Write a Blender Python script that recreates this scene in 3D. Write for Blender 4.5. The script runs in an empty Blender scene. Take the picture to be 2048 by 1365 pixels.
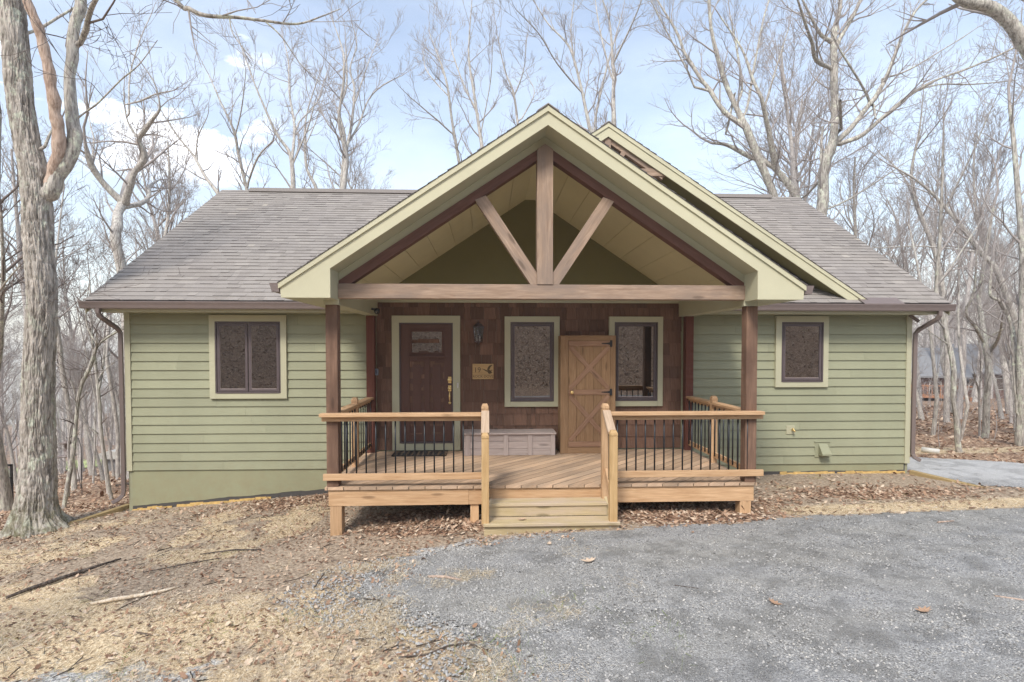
import bpy, math, random
import numpy as np
from mathutils import Vector, noise as mnoise
random.seed(7); RNG=np.random.default_rng(7)
S=bpy.context.scene; COL=S.collection
# ------------------------------------------------------------------ helpers
def tag(o,label=None,cat=None,group=None,kind=None):
    if label: o['label']=label
    if cat: o['category']=cat
    if group: o['group']=group
    if kind: o['kind']=kind
    return o
def empty(name,loc,label,cat,group=None):
    o=bpy.data.objects.new(name,None); COL.objects.link(o); o.location=loc; o.empty_display_size=.2
    return tag(o,label,cat,group)
def wm(o):
    m=o.matrix_basis.copy()
    return wm(o.parent)@o.matrix_parent_inverse@m if o.parent else m
def link(name,me,parent=None):
    o=bpy.data.objects.new(name,me); COL.objects.link(o)
    if parent is not None:
        o.parent=parent; o.matrix_parent_inverse=wm(parent).inverted()
    return o
class MB:
    """collects shapes (world coordinates, metres) with board UVs and a tint per face"""
    def __init__(s): s.v=[];s.f=[];s.uv=[];s.t=[];s.sm=[]
    def face(s,pts,uvs=None,tint=None,smooth=False):
        b=len(s.v); s.v+= [tuple(p) for p in pts]; n=len(pts); s.f.append(tuple(range(b,b+n)))
        s.uv+= uvs if uvs else [(p[0],p[2]) for p in pts]
        s.t.append(random.random() if tint is None else tint); s.sm.append(smooth)
    def hexa(s,c,tint=None,ax=None):
        # c: 8 corners, index bits x,y,z
        c=[Vector(p) for p in c]; t=random.random() if tint is None else tint
        ou,ov=random.uniform(0,50),random.uniform(0,50)
        L=[(c[1]-c[0]).length,(c[2]-c[0]).length,(c[4]-c[0]).length]
        if ax is None: ax=L.index(max(L))
        o=c[0]; e=[(c[1]-c[0]).normalized(),(c[2]-c[0]).normalized(),(c[4]-c[0]).normalized()]
        others=[i for i in range(3) if i!=ax]
        b=len(s.v); s.v+=[tuple(p) for p in c]
        for k,q in enumerate(((0,4,6,2),(1,3,7,5),(0,1,5,4),(2,6,7,3),(0,2,3,1),(4,5,7,6))):
            s.f.append(tuple(b+i for i in q)); s.t.append(t); s.sm.append(False)
            for i in q:
                d=c[i]-o; s.uv.append((ou+d.dot(e[ax]), ov+d.dot(e[others[0]])+d.dot(e[others[1]])*.97))
    def box(s,x0,x1,y0,y1,z0,z1,tint=None,ax=None):
        s.hexa([(x,y,z) for z in (z0,z1) for y in (y0,y1) for x in (x0,x1)],tint,ax)
    def bar(s,p,q,w,h,up=(0,0,1),tint=None):
        p=Vector(p);q=Vector(q);d=(q-p).normalized();u=Vector(up);sd=d.cross(u).normalized();u=sd.cross(d).normalized()
        c=[]
        for kz in (-1,1):
            for ky in (-1,1):
                for base in (p,q): c.append(base+sd*w/2*ky+u*h/2*kz)
        s.hexa(c,tint,0)
    def prism(s,poly,y0,y1,tint=None,ax='y'):
        """poly: (a,b) outline, counter-clockwise seen from -y; extruded y0..y1"""
        t=random.random() if tint is None else tint; n=len(poly); ou=random.uniform(0,50)
        mk={'y':lambda a,b,y:(a,y,b),'x':lambda a,b,y:(y,a,b),'z':lambda a,b,y:(a,b,y)}[ax]
        def F(pts,uv):
            b=len(s.v); s.v+=pts; s.f.append(tuple(range(b,b+len(pts)))); s.t.append(t); s.sm.append(False); s.uv+=uv
        F([mk(a,b,y0) for a,b in poly],[(ou+a,b) for a,b in poly])
        F([mk(a,b,y1) for a,b in poly][::-1],[(ou+a,b) for a,b in poly][::-1])
        for i in range(n):
            a,b=poly[i],poly[(i+1)%n]; l=math.hypot(b[0]-a[0],b[1]-a[1])
            F([mk(*a,y1),mk(*b,y1),mk(*b,y0),mk(*a,y0)],[(ou,0),(ou+l,0),(ou+l,y0-y1),(ou,y0-y1)])
    def tube(s,pts,rad,n=8,tint=None,cap=True,smooth=True,sq=None):
        t=random.random() if tint is None else tint
        P=[Vector(p) for p in pts]; b0=len(s.v); m=len(P)
        if not hasattr(rad,'__len__'): rad=[rad]*m
        ref=None
        for i in range(m):
            d=(P[min(i+1,m-1)]-P[max(i-1,0)]).normalized()
            if ref is None: ref=Vector((0,1,0)) if abs(d.y)<.9 else Vector((1,0,0))
            sd=d.cross(ref).normalized(); ref=sd.cross(d).normalized()
            for k in range(n):
                a=2*math.pi*(k+.5)/n; s.v.append(tuple(P[i]+(sd*math.cos(a)+ref*math.sin(a))*rad[i]))
        for i in range(m-1):
            for k in range(n):
                a=b0+i*n+k;b=b0+i*n+(k+1)%n
                s.f.append((a,b,b+n,a+n)); s.t.append(t); s.sm.append(smooth); s.uv+=[(i,k/n),(i,(k+1)/n),(i+1,(k+1)/n),(i+1,k/n)]
        if cap:
            s.f.append(tuple(b0+k for k in range(n))[::-1]); s.t.append(t); s.sm.append(False); s.uv+=[(0,0)]*n
            s.f.append(tuple(b0+(m-1)*n+k for k in range(n))); s.t.append(t); s.sm.append(False); s.uv+=[(0,0)]*n
    def lathe(s,c,prof,n=16,tint=.5,ax='z',smooth=True):
        b0=len(s.v)
        for r,h in prof:
            for k in range(n):
                a=2*math.pi*k/n; u,w=r*math.cos(a),r*math.sin(a)
                s.v.append({'z':(c[0]+u,c[1]+w,c[2]+h),'y':(c[0]+u,c[1]-h,c[2]+w),'x':(c[0]+h,c[1]+u,c[2]+w)}[ax])
        for i in range(len(prof)-1):
            for k in range(n):
                a=b0+i*n+k;b=b0+i*n+(k+1)%n
                s.f.append((a,b,b+n,a+n)); s.t.append(tint); s.sm.append(smooth); s.uv+=[(0,0)]*4
    def build(s,name,m,parent=None,bevel=0):
        me=bpy.data.meshes.new(name); me.from_pydata(s.v,[],s.f); 
        uv=me.uv_layers.new(name='UVMap'); uv.data.foreach_set('uv',np.array(s.uv,'f').ravel())
        ca=me.attributes.new('tint','FLOAT','FACE'); ca.data.foreach_set('value',np.array(s.t,'f'))
        me.polygons.foreach_set('use_smooth',s.sm); me.materials.append(m); me.update()
        o=link(name,me,parent)
        if bevel:
            b=o.modifiers.new('bevel','BEVEL'); b.width=bevel; b.segments=1; b.limit_method='ANGLE'; b.angle_limit=math.radians(40)
        return o
def npmesh(name,V,F,m,parent=None,tint=None,smooth=False,extra=None):
    """V (n,3), F (m,k) arrays -> object"""
    me=bpy.data.meshes.new(name); V=np.asarray(V,'f'); F=np.asarray(F,'i'); k=F.shape[1]
    me.vertices.add(len(V)); me.vertices.foreach_set('co',V.ravel())
    me.loops.add(F.size); me.loops.foreach_set('vertex_index',F.ravel())
    me.polygons.add(len(F)); me.polygons.foreach_set('loop_start',np.arange(0,F.size,k,dtype='i'))
    if hasattr(me.polygons[0] if len(F) else None,'loop_total'):
        try: me.polygons.foreach_set('loop_total',np.full(len(F),k,'i'))
        except Exception: pass
    me.update(calc_edges=True)
    me.polygons.foreach_set('use_smooth',np.full(len(F),smooth))
    if tint is not None:
        a=me.attributes.new('tint','FLOAT','FACE'); a.data.foreach_set('value',np.asarray(tint,'f'))
    if extra is not None:
        for nm,val in extra.items():
            a=me.attributes.new(nm,'FLOAT','POINT'); a.data.foreach_set('value',np.asarray(val,'f'))
    me.materials.append(m); me.update()
    return link(name,me,parent)
def hashn(ix,iy,s=0):
    n=(ix.astype(np.int64)*73856093)^(iy.astype(np.int64)*19349663)^(s*83492791+12345)
    n=(n^(n>>13))*1274126177; n=n&0x7fffffff
    return ((n^(n>>16))&0xffff)/65535.
def vnoise(x,y,sc,s=0):
    x=np.asarray(x,float)*sc;y=np.asarray(y,float)*sc
    ix=np.floor(x);iy=np.floor(y);fx=x-ix;fy=y-iy;fx=fx*fx*(3-2*fx);fy=fy*fy*(3-2*fy)
    a=hashn(ix,iy,s);b=hashn(ix+1,iy,s);c=hashn(ix,iy+1,s);d=hashn(ix+1,iy+1,s)
    return (a*(1-fx)+b*fx)*(1-fy)+(c*(1-fx)+d*fx)*fy
def fbm(x,y,sc,o=4,s=0):
    r=0;a=.5
    for i in range(o): r=r+a*vnoise(x,y,sc*2**i,s+i);a*=.5
    return r/(1-.5**o)
def sstep(a,b,x):
    t=np.clip((np.asarray(x,float)-a)/(b-a),0,1); return t*t*(3-2*t)
def softp(x,k=1.): return np.logaddexp(0,np.asarray(x,float)/k)*k
# ------------------------------------------------------------------ materials
def hx(h,k=1.):
    h=h.lstrip('#'); c=[int(h[i:i+2],16)/255 for i in (0,2,4)]
    return tuple((x/12.92 if x<=.04045 else ((x+.055)/1.055)**2.4)*k for x in c)+(1,)
class NT:
    def __init__(s,name):
        s.m=bpy.data.materials.new(name); s.m.use_nodes=True; s.t=s.m.node_tree; s.n=s.t.nodes; s.l=s.t.links
        s.b=s.n['Principled BSDF']
    def node(s,ty,props=None,**inp):
        n=s.n.new(ty)
        for k,v in (props or {}).items(): setattr(n,k,v)
        for k,v in inp.items():
            k2=k.replace('_',' ')
            key=int(k[1:]) if k[0]=='i' and k[1:].isdigit() else k2
            if hasattr(v,'is_linked') or isinstance(v,bpy.types.NodeSocket): s.l.new(v,n.inputs[key])
            else: n.inputs[key].default_value=v
        return n
    def coord(s,kind='Object'): return s.node('ShaderNodeTexCoord').outputs[kind]
    def attr(s,name): return s.node('ShaderNodeAttribute',{'attribute_name':name}).outputs['Fac']
    def map(s,v,scale=(1,1,1),loc=(0,0,0),rot=(0,0,0)): return s.node('ShaderNodeMapping',Vector=v,Scale=scale,Location=loc,Rotation=rot).outputs[0]
    def noise(s,v,sc,det=4,rough=.55,dist=0): return s.node('ShaderNodeTexNoise',Vector=v,Scale=sc,Detail=det,Roughness=rough,Distortion=dist).outputs['Fac']
    def ramp(s,f,stops,interp='LINEAR'):
        n=s.node('ShaderNodeValToRGB',Fac=f); n.color_ramp.interpolation=interp; e=n.color_ramp.elements
        while len(e)<len(stops): e.new(.5)
        for i,(p,c) in enumerate(stops):
            e[i].position=p; e[i].color=c if hasattr(c,'__len__') else (c,c,c,1)
        return n.outputs['Color']
    def mix(s,f,a,b,mode='MIX'):
        n=s.node('ShaderNodeMix',{'data_type':'RGBA','blend_type':mode})
        for i,v in ((0,f),(6,a),(7,b)):
            if isinstance(v,bpy.types.NodeSocket): s.l.new(v,n.inputs[i])
            elif i==0: n.inputs[0].default_value=v
            else: n.inputs[i].default_value=v if hasattr(v,'__len__') else (v,v,v,1)
        return n.outputs[2]
    def math(s,op,a,b=0.,c=None):
        n=s.n.new('ShaderNodeMath'); n.operation=op
        for i,v in ((0,a),(1,b))+(((2,c),) if c is not None else ()):
            if isinstance(v,bpy.types.NodeSocket): s.l.new(v,n.inputs[i])
            else: n.inputs[i].default_value=v
        return n.outputs[0]
    def bump(s,h,st=.5,d=.01,normal=None):
        n=s.node('ShaderNodeBump',Height=h,Strength=st,Distance=d)
        if normal is not None: s.l.new(normal,n.inputs['Normal'])
        return n.outputs[0]
    def out(s,color,rough=.8,normal=None,spec=.3,metal=0):
        for k,v in (('Base Color',color),('Roughness',rough),('Normal',normal),('Specular IOR Level',spec),('Metallic',metal)):
            if v is None: continue
            if isinstance(v,bpy.types.NodeSocket): s.l.new(v,s.b.inputs[k])
            else: s.b.inputs[k].default_value=v
        return s.m
def wood(name,ca,cb,tvar=.3,knot=True,rough=.8,grain=1.,bump=.3,weather=None):
    t=NT(name); uv=t.coord('UV'); tin=t.attr('tint')
    g=t.noise(t.map(uv,(1.1,16,1)),2.2,6,.65,.6)
    g2=t.noise(t.map(uv,(2.5,120,1)),2,3,.6)
    c=t.mix(t.ramp(g,[(.3,0.),(.7,1.)]),ca,cb)
    c=t.mix(t.math('MULTIPLY',t.ramp(g2,[(.35,0.),(.65,1.)]),.28*grain),c,tuple(x*.6 for x in ca[:3])+(1,))
    if weather is not None:
        w=t.noise(t.map(uv,(.8,3,1),(7,3,0)),1.5,4,.6); c=t.mix(t.ramp(w,[(.42,0.),(.62,1.)]),c,weather)
    if knot:
        vv=t.node('ShaderNodeTexVoronoi',Vector=t.map(uv,(1.6,7,1)),Scale=1.,Randomness=1.); k=t.ramp(vv.outputs['Distance'],[(.0,1.),(.10,.8),(.17,0.)])
        c=t.mix(t.math('MULTIPLY',k,.7),c,tuple(x*.38 for x in ca[:3])+(1,))
    lo=1-tvar; k=t.math('MULTIPLY_ADD',tin,2*tvar,lo)
    comb=t.node('ShaderNodeCombineXYZ',X=k,Y=k,Z=k).outputs[0]
    c=t.mix(1.,c,comb,'MULTIPLY')
    return t.out(c,rough,t.bump(g2,bump,.004))
def paint(name,col,tvar=.05,rough=.62,grain=.25,spec=.3):
    t=NT(name); uv=t.coord('UV'); ob=t.coord('Object')
    g=t.noise(t.map(uv,(3,40,1)),2.5,4,.6); n=t.noise(ob,1.3,5,.6); n2=t.noise(ob,60,2,.5)
    c=t.mix(t.ramp(n,[(.3,0.),(.7,1.)]),tuple(x*.93 for x in col[:3])+(1,),tuple(min(1,x*1.05) for x in col[:3])+(1,))
    c=t.mix(t.math('MULTIPLY',n2,.08),c,tuple(x*.5 for x in col[:3])+(1,))
    k=t.math('MULTIPLY_ADD',t.attr('tint'),2*tvar,1-tvar)
    c=t.mix(1.,c,t.node('ShaderNodeCombineXYZ',X=k,Y=k,Z=k).outputs[0],'MULTIPLY')
    if name in('green_siding','painted_masonry'):
        z=t.node('ShaderNodeSeparateXYZ',Vector=ob).outputs['Z']
        st=t.noise(t.map(ob,(2.2,1,.35)),1.5,5,.7); dirt=t.math('MULTIPLY',t.ramp(t.math('MULTIPLY_ADD',z,-1.,.35),[(.25,0.),(1.,1.)]),t.ramp(t.noise(ob,5,5,.7),[(.4,0.),(.65,1.)]))
        c=t.mix(t.math('MULTIPLY',dirt,.35),c,hx('#8c7d60')); c=t.mix(t.math('MULTIPLY',t.ramp(st,[(.5,0.),(.7,1.)]),.12),c,hx('#7f7a63'))
    return t.out(c,rough,t.bump(g,grain,.003),spec)
def plain(name,col,rough=.5,metal=0.,spec=.5,var=.1):
    t=NT(name); n=t.noise(t.coord('Object'),14,4,.6)
    c=t.mix(t.ramp(n,[(.3,0.),(.7,1.)]),tuple(x*(1-var) for x in col[:3])+(1,),tuple(min(1,x*(1+var)) for x in col[:3])+(1,))
    return t.out(c,rough,None,spec,metal)
def bark(name,ca,cb,lich,sc=1.,moss=False,lamt=.5):
    t=NT(name); ob=t.coord('Object')
    v=t.map(ob,(26*sc,26*sc,4.5*sc)); n=t.noise(v,1.,5,.6,.4); big=t.noise(ob,2.,3,.6)
    c=t.mix(t.ramp(n,[(.36,0.),(.6,1.)]),ca,cb)
    l=t.ramp(t.noise(t.map(ob,(9,9,6)),1.,5,.7),[(.52,0.),(.60,1.)]); l=t.math('MULTIPLY',l,t.math('MULTIPLY',t.ramp(big,[(.35,0.),(.6,1.)]),lamt))
    c=t.mix(l,c,lich)
    if moss:
        z=t.node('ShaderNodeSeparateXYZ',Vector=ob).outputs['Z']
        f=t.math('MULTIPLY',t.ramp(t.math('MULTIPLY_ADD',z,-1.,-.05),[(.3,0.),(.75,1.)]),t.ramp(t.noise(ob,6,4,.7),[(.38,0.),(.6,1.)]))
        c=t.mix(t.math('MULTIPLY',f,.55),c,hx('#5a5a2c'))
    return t.out(c,.95,t.bump(n,.9,.03),.1)
M={}
M['siding']=paint('green_siding',hx('#94957b'),.07)
M['trim']=paint('pale_green_trim',hx('#b2af94'),.03,.6,.12)
M['fascia']=paint('cream_green_fascia',hx('#c2bda0'),.03,.6,.12)
M['ceiling']=paint('green_ceiling',hx('#c8c19c'),.03,.75,.2)
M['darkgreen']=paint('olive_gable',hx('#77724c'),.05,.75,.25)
M['foundation']=paint('painted_masonry',hx('#939376'),.02,.85,.1)
M['gutter']=plain('brown_aluminium',hx('#726560'),.45,0,.5,.05)
M['frame']=plain('dark_window_frame',hx('#54494a'),.5,0,.5,.08)
M['darkframe']=plain('window_shadow_gap',hx('#1b181a'),.6)
M['timber']=wood('weathered_timber',hx('#8d7562'),hx('#bda48e'),.10,True,.85,1.6,.4,hx('#88776a'))
M['timberd']=wood('dark_stained_timber',hx('#5e4238'),hx('#755448'),.10,True,.8,1.)
M['post']=wood('stained_post',hx('#685042'),hx('#8d705c'),.12,True,.85,1.2,.4,hx('#5f493c'))
M['postd']=wood('red_brown_post',hx('#5a342a'),hx('#6d4437'),.10,False,.8)
M['deck']=wood('deck_board',hx('#b5967a'),hx('#d2b698'),.2,False,.85,1.,.3,hx('#a58f79'))
M['rail']=wood('rail_wood',hx('#ad8863'),hx('#d2b08a'),.17,True,.8,1.,.3)
M['newel']=wood('treated_pine',hx('#ad8a5c'),hx('#cdae80'),.10,True,.8,1.,.3)
M['step']=wood('grey_green_step',hx('#a89670'),hx('#c8b690'),.10,True,.85,1.,.3,hx('#b8a690'))
M['closet']=wood('closet_wood',hx('#86684a'),hx('#a38464'),.12,True,.75,1.1)
M['closetx']=wood('closet_brace_wood',hx('#8a6850'),hx('#a88870'),.10,True,.8,1.)
M['cap']=wood('worn_cap_rail',hx('#a89078'),hx('#c8b29a'),.1,False,.9,1.3)
M['chest']=wood('silvered_wood',hx('#a3958f'),hx('#c0b2aa'),.08,True,.9,1.1)
M['door']=plain('brown_door_paint',hx('#593d33'),.5,0,.4,.05)
M['shake']=wood('brown_shake',hx('#644a3d'),hx('#7d6150'),.26,False,.85,1.2,.5)
M['black']=plain('black_metal',hx('#1c1c1e'),.45,0,.5)
M['baluster']=plain('dark_steel',hx('#24262a'),.4,.3,.5)
M['brass']=plain('brass',hx('#f2d493'),.42,.85,.6)
M['landscape']=wood('landscape_timber',hx('#8f7a52'),hx('#b09a70'),.12,True,.9)
M['white']=plain('white_plastic',hx('#c4c2ba'),.6)
M['tar']=plain('bituminous',hx('#4a4744'),.9)
M['yellow']=plain('yellow_clay',hx('#b99a62'),.95,0,.1,.25)
def glass_mat():
    t=NT('window_glass'); t.b.inputs['IOR'].default_value=2.9
    return t.out(hx('#171312'),.015,None,.5)
M['glass']=glass_mat()
def lampglass():
    t=NT('lantern_glass'); t.b.inputs['Transmission Weight'].default_value=.85; t.b.inputs['Alpha'].default_value=.45
    return t.out(hx('#b9bcc4'),.08)
M['lampglass']=lampglass()
def roofmat():
    t=NT('asphalt_shingle'); ti=t.attr('tint'); ob=t.coord('Object')
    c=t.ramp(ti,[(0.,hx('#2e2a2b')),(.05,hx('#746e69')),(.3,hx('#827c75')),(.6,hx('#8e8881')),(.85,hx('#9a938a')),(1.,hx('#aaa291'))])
    s=t.noise(ob,160,2,.6); c=t.mix(t.math('MULTIPLY',t.ramp(s,[(.4,0.),(.62,1.)]),.35),c,hx('#b5aca4'))
    b=t.noise(ob,.7,5,.6); c=t.mix(t.math('MULTIPLY',t.ramp(b,[(.4,0.),(.7,1.)]),.25),c,hx('#7d7878'))
    return t.out(c,.95,t.bump(s,.4,.003),.2)
M['roof']=roofmat()
def gravelmat():
    t=NT('grey_gravel'); ob=t.coord('Object')
    def stones(sc):
        v=t.node('ShaderNodeTexVoronoi',Vector=ob,Scale=sc,Randomness=1.)
        sep=t.node('ShaderNodeSeparateColor',Color=v.outputs['Color']).outputs[0]
        return v.outputs['Distance'],sep
    d1,c1=stones(85); d2,c2=stones(190)
    m=t.ramp(t.noise(ob,3,5,.7),[(.40,0.),(.60,1.)])
    cc=t.mix(m,c1,c2); dd=t.mix(m,d1,d2)
    col=t.ramp(cc,[(0.,hx('#777777')),(.25,hx('#9d9c9b')),(.6,hx('#b7b6b4')),(.88,hx('#cfceca')),(1.,hx('#d4cab8'))])
    col=t.mix(t.math('MULTIPLY',t.ramp(dd,[(.35,0.),(.75,1.)]),.55),col,hx('#45433f'))
    big=t.noise(t.map(ob,(.35,1.1,1)),1.,6,.65); col=t.mix(t.math('MULTIPLY',t.ramp(big,[(.40,0.),(.66,1.)]),.45),col,hx('#a19c90'))
    sp=t.noise(ob,1.3,4,.6); col=t.mix(t.math('MULTIPLY',t.ramp(sp,[(.5,0.),(.7,1.)]),.22),col,hx('#6f6c67'))
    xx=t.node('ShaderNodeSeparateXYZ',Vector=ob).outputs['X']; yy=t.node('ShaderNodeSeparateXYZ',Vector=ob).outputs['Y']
    ln=t.ramp(t.math('ADD',t.math('MULTIPLY',xx,.1),t.math('MULTIPLY',yy,.25)),[(.55,0.),(.75,1.)]); col=t.mix(t.math('MULTIPLY',ln,.55),col,hx('#d9d9d8'))  # right lane mixed paler: brightness of grazing light put into the colour
    h=t.math('SUBTRACT',1.,dd)
    return t.out(col,.95,t.bump(h,1.,.014),.2)
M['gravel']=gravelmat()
def groundmat():
    t=NT('leaf_strewn_soil'); ob=t.coord('Object')
    soil=t.ramp(t.noise(ob,26,6,.7),[(.3,hx('#6b5d50')),(.48,hx('#9a8976')),(.7,hx('#c0b09b'))])
    v=t.node('ShaderNodeTexVoronoi',Vector=t.map(ob,(1,1,1)),Scale=24.,Randomness=1.)
    sep=t.node('ShaderNodeSeparateColor',Color=v.outputs['Color'])
    leaf=t.ramp(sep.outputs[0],[(0.,hx('#725747')),(.3,hx('#957863')),(.6,hx('#b3957b')),(.85,hx('#cbb095')),(1.,hx('#dfcab0'))])
    leaf=t.mix(t.math('MULTIPLY',t.ramp(v.outputs['Distance'],[(.35,0.),(.8,1.)]),.7),leaf,hx('#4a3527'))
    straw=t.ramp(t.noise(t.map(ob,(50,22,14),rot=(0,0,.5)),1.,6,.75,1.5),[(.36,hx('#5f4e3e')),(.45,hx('#ad9676')),(.54,hx('#d6c19e')),(.68,hx('#f0e2c6'))])
    wl=t.attr('leafy'); ws=t.attr('straw'); wg=t.attr('gravelly')
    br=t.noise(ob,7,5,.7)
    fl=t.ramp(t.math('ADD',wl,t.math('MULTIPLY_ADD',br,.9,-.45)),[(.45,0.),(.55,1.)])
    fs=t.ramp(t.math('ADD',ws,t.math('MULTIPLY_ADD',br,-1.,.5)),[(.42,0.),(.6,1.)])
    c=t.mix(fl,soil,leaf); c=t.mix(fs,c,straw)
    vg=t.node('ShaderNodeTexVoronoi',Vector=ob,Scale=70.); sg=t.node('ShaderNodeSeparateColor',Color=vg.outputs['Color']).outputs[0]
    gr=t.ramp(sg,[(0.,hx('#767472')),(.5,hx('#a5a39e')),(1.,hx('#cccac4'))])
    fg=t.ramp(t.math('ADD',wg,t.math('MULTIPLY_ADD',t.noise(ob,5,5,.7),1.,-.5)),[(.45,0.),(.55,1.)]); c=t.mix(fg,c,gr)
    moss=t.ramp(t.noise(ob,1.7,5,.7),[(.62,0.),(.68,1.)]); c=t.mix(t.math('MULTIPLY',moss,.35),c,hx('#7d7a3c'))
    h=t.mix(.5,v.outputs['Distance'],t.noise(ob,40,5,.7))
    return t.out(c,1.,t.bump(h,.9,.025),.1)
M['ground']=groundmat()
def tintmat(name,stops,rough=.9,spec=.2,trans=0):
    t=NT(name); c=t.ramp(t.attr('tint'),stops)
    n=t.noise(t.coord('Object'),45,3,.6); c=t.mix(t.math('MULTIPLY',n,.3),c,tuple(x*.6 for x in stops[0][1][:3])+(1,))
    return t.out(c,rough,None,spec)
M['leaf']=tintmat('dead_leaf',[(0.,hx('#6c5343')),(.3,hx('#957660')),(.65,hx('#b99a80')),(1.,hx('#dccab2'))])
M['straw']=tintmat('dry_grass',[(0.,hx('#8f7a5e')),(.4,hx('#d6c29e')),(1.,hx('#fbf0d8'))])
M['stone']=tintmat('gravel_stone',[(0.,hx('#5f5e5c')),(.5,hx('#a5a39f')),(.85,hx('#bdbbb7')),(1.,hx('#cfcac0'))])
M['twiglitter']=tintmat('broken_twig',[(0.,hx('#3a322c')),(.6,hx('#6d6157')),(1.,hx('#a89a8a'))])
M['green']=tintmat('fresh_grass',[(0.,hx('#5f6e34')),(1.,hx('#8a9650'))])
M['lawn']=tintmat('far_lawn',[(0.,hx('#9aa566')),(1.,hx('#b9c283'))])
M['bark']=bark('oak_bark',hx('#6f6860'),hx('#bdb5ab'),hx('#c6cab8'),.8,True,.9)
M['bark2']=bark('grey_bark',hx('#7f7971'),hx('#c0b9af'),hx('#d6d9c4'),1.2,False,.9)
M['bark3']=bark('pale_bark',hx('#8e8780'),hx('#cbc5bd'),hx('#d5d8c8'),1.2,False,.5)
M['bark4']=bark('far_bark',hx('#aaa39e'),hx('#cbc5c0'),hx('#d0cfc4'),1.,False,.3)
M['twig']=plain('twig',hx('#a29a95'),.9,0,.1,.12)
M['twigd']=plain('dark_twig',hx('#746963'),.9,0,.1,.12)
M['snag']=bark('bare_wood',hx('#a08878'),hx('#cbb5a4'),hx('#c8c8bc'),1.4,False,.1)
# ------------------------------------------------------------------ terrain
def T(x,y):
    x=np.asarray(x,float);y=np.asarray(y,float)
    fr=sstep(-3,-7,y)
    z=-.40-.078*softp(1-x,.5)*(1-.45*fr)-.03*softp(-7-x,1.)
    z=z-.055*softp(x-3,1.)*sstep(0,-1.5,-y)*0
    z=z-.05*sstep(1.5,4,x)*sstep(-4,-1,y)
    sl=.095-.028*np.tanh(x/8)
    z=z-sl*softp(y-1.,1.)*(1-0*x)+ (sl-.02)*softp(y-62,4.)
    z=z+.42*softp(-y-15.5,1.2)-.40*softp(-y-46,3.)
    z=z+.10*(fbm(x,y,.23,3,5)-.5)*sstep(1.5,6,np.hypot(x-.7,(y+1)*1.)-3)
    return z
def Tf(x,y): return float(T(x,y))
def drive_mask(x,y):
    # >0 inside the gravel: front court and the lane round the right end of the house
    bx=np.interp(y,[-30,-8,-5.8,-5.3,-4.8,-4.3,-3.7,-3.2,-2.95],[-.6,-.3,.05,-.05,-.75,-1.15,-.95,-.65,0.])
    lim=np.interp(x,[-3,0,1.6,4.5,7.5,9,30],[-2.95,-3.02,-3.0,-2.52,-2.25,-2.0,-1.6])
    a=np.minimum(x-bx,lim-y)
    # lane on the right, behind a straw strip
    t=y-(-.25-.34*(x-7.4)); far=np.interp(x,[7,9,10.5,14,30],[2.35,1.55,.75,.2,-1.])
    b=np.minimum(np.minimum(x-7.58,y-np.interp(x,[7.5,7.95,9.,30],[.05,-1.05,-1.5,-1.6])),far-y)
    c=np.minimum(y-(-5.9),.35-np.abs(y+5.35))*0-1
    return np.maximum(a,b)
# ------------------------------------------------------------------ ground sheets
def axis(lo,hi,c0,c1,st,gr=1.13):
    a=list(np.arange(c0,c1+1e-6,st)); s=st;x=c0
    L=[]
    while x>lo: s*=gr; x-=s; L.append(x)
    s=st;x=c1;Rr=[]
    while x<hi: s*=gr; x+=s; Rr.append(x)
    return np.array(L[::-1]+a+Rr)
def grid(xs,ys):
    X,Y=np.meshgrid(xs,ys); nx,ny=len(xs),len(ys)
    i=np.arange(nx-1)[None,:]+np.arange(ny-1)[:,None]*nx; i=i.ravel()
    return X.ravel(),Y.ravel(),np.stack([i,i+1,i+1+nx,i+nx],1)
xs=axis(-260,260,-8.5,10.5,.07); ys=axis(-90,320,-7.2,1.2,.07)
GX,GY,GF=grid(xs,ys)
def leafy(x,y):
    w=.35*fbm(x,y,.5,3,11)
    w=w+1.*sstep(-.2,1.5,y)+1.*sstep(-13,-16,y)
    w=w+.9*np.exp(-((x+.6)/1.1)**2-((y+2.1)/.6)**2)+1.1*np.exp(-((x-2.6)/1.2)**2-((y+2.1)/.7)**2)
    w=w+.42*np.exp(-((x-6.5)/2.2)**2-((y+1.4)/.5)**2)+.6*np.exp(-((x+3.)/1.2)**2-((y+.4)/.6)**2)+.45*sstep(-6.,-9,x)
    return np.clip(w,0,1.3)
def strawy(x,y):
    w=.95*sstep(-1.,-3.,x)*sstep(-.2,-1.0,y)*np.clip(2.9*fbm(x,y,1.5,5,21)-1.0,0,1.15)
    w=w+.9*np.exp(-((y-np.interp(x,[3.5,7.5,12],[-2.35,-2.0,-1.5]))/.28)**2)*sstep(3.3,4.5,x)
    w=w+.8*np.exp(-((y-2.5)/.6)**2)*sstep(8,9,x)+.5*sstep(.5,-.5,x)*sstep(-3.4,-4.2,y)
    w=w-.5*np.exp(-((x+1.6)/1.3)**2-((y+2.6)/.7)**2)-.6*np.exp(-((x+.6)/1.1)**2-((y+2.1)/.7)**2)
    return np.clip(w,0,1.)*sstep(-13,-10,y)
def gravelly(x,y):
    d=.75-np.hypot((x+2.9)/2.,(y+5.6)/.75)*.62
    return np.clip(np.maximum(.52+drive_mask(x,y)*.42,d),0,.75)*sstep(-9,-7,-np.abs(x))*sstep(-2.4,-3.2,y)*sstep(-13,-11,y)
nearw=sstep(14,9,np.abs(GX))*sstep(-12,-7.5,GY)*sstep(4,1.5,GY)
GZ=T(GX,GY)+nearw*(.030*(fbm(GX,GY,5,4,3)-.5)+.016*(vnoise(GX,GY,18,9)-.5))*sstep(-.35,-.9,drive_mask(GX,GY))-.006*sstep(-.6,-.2,drive_mask(GX,GY))
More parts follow.
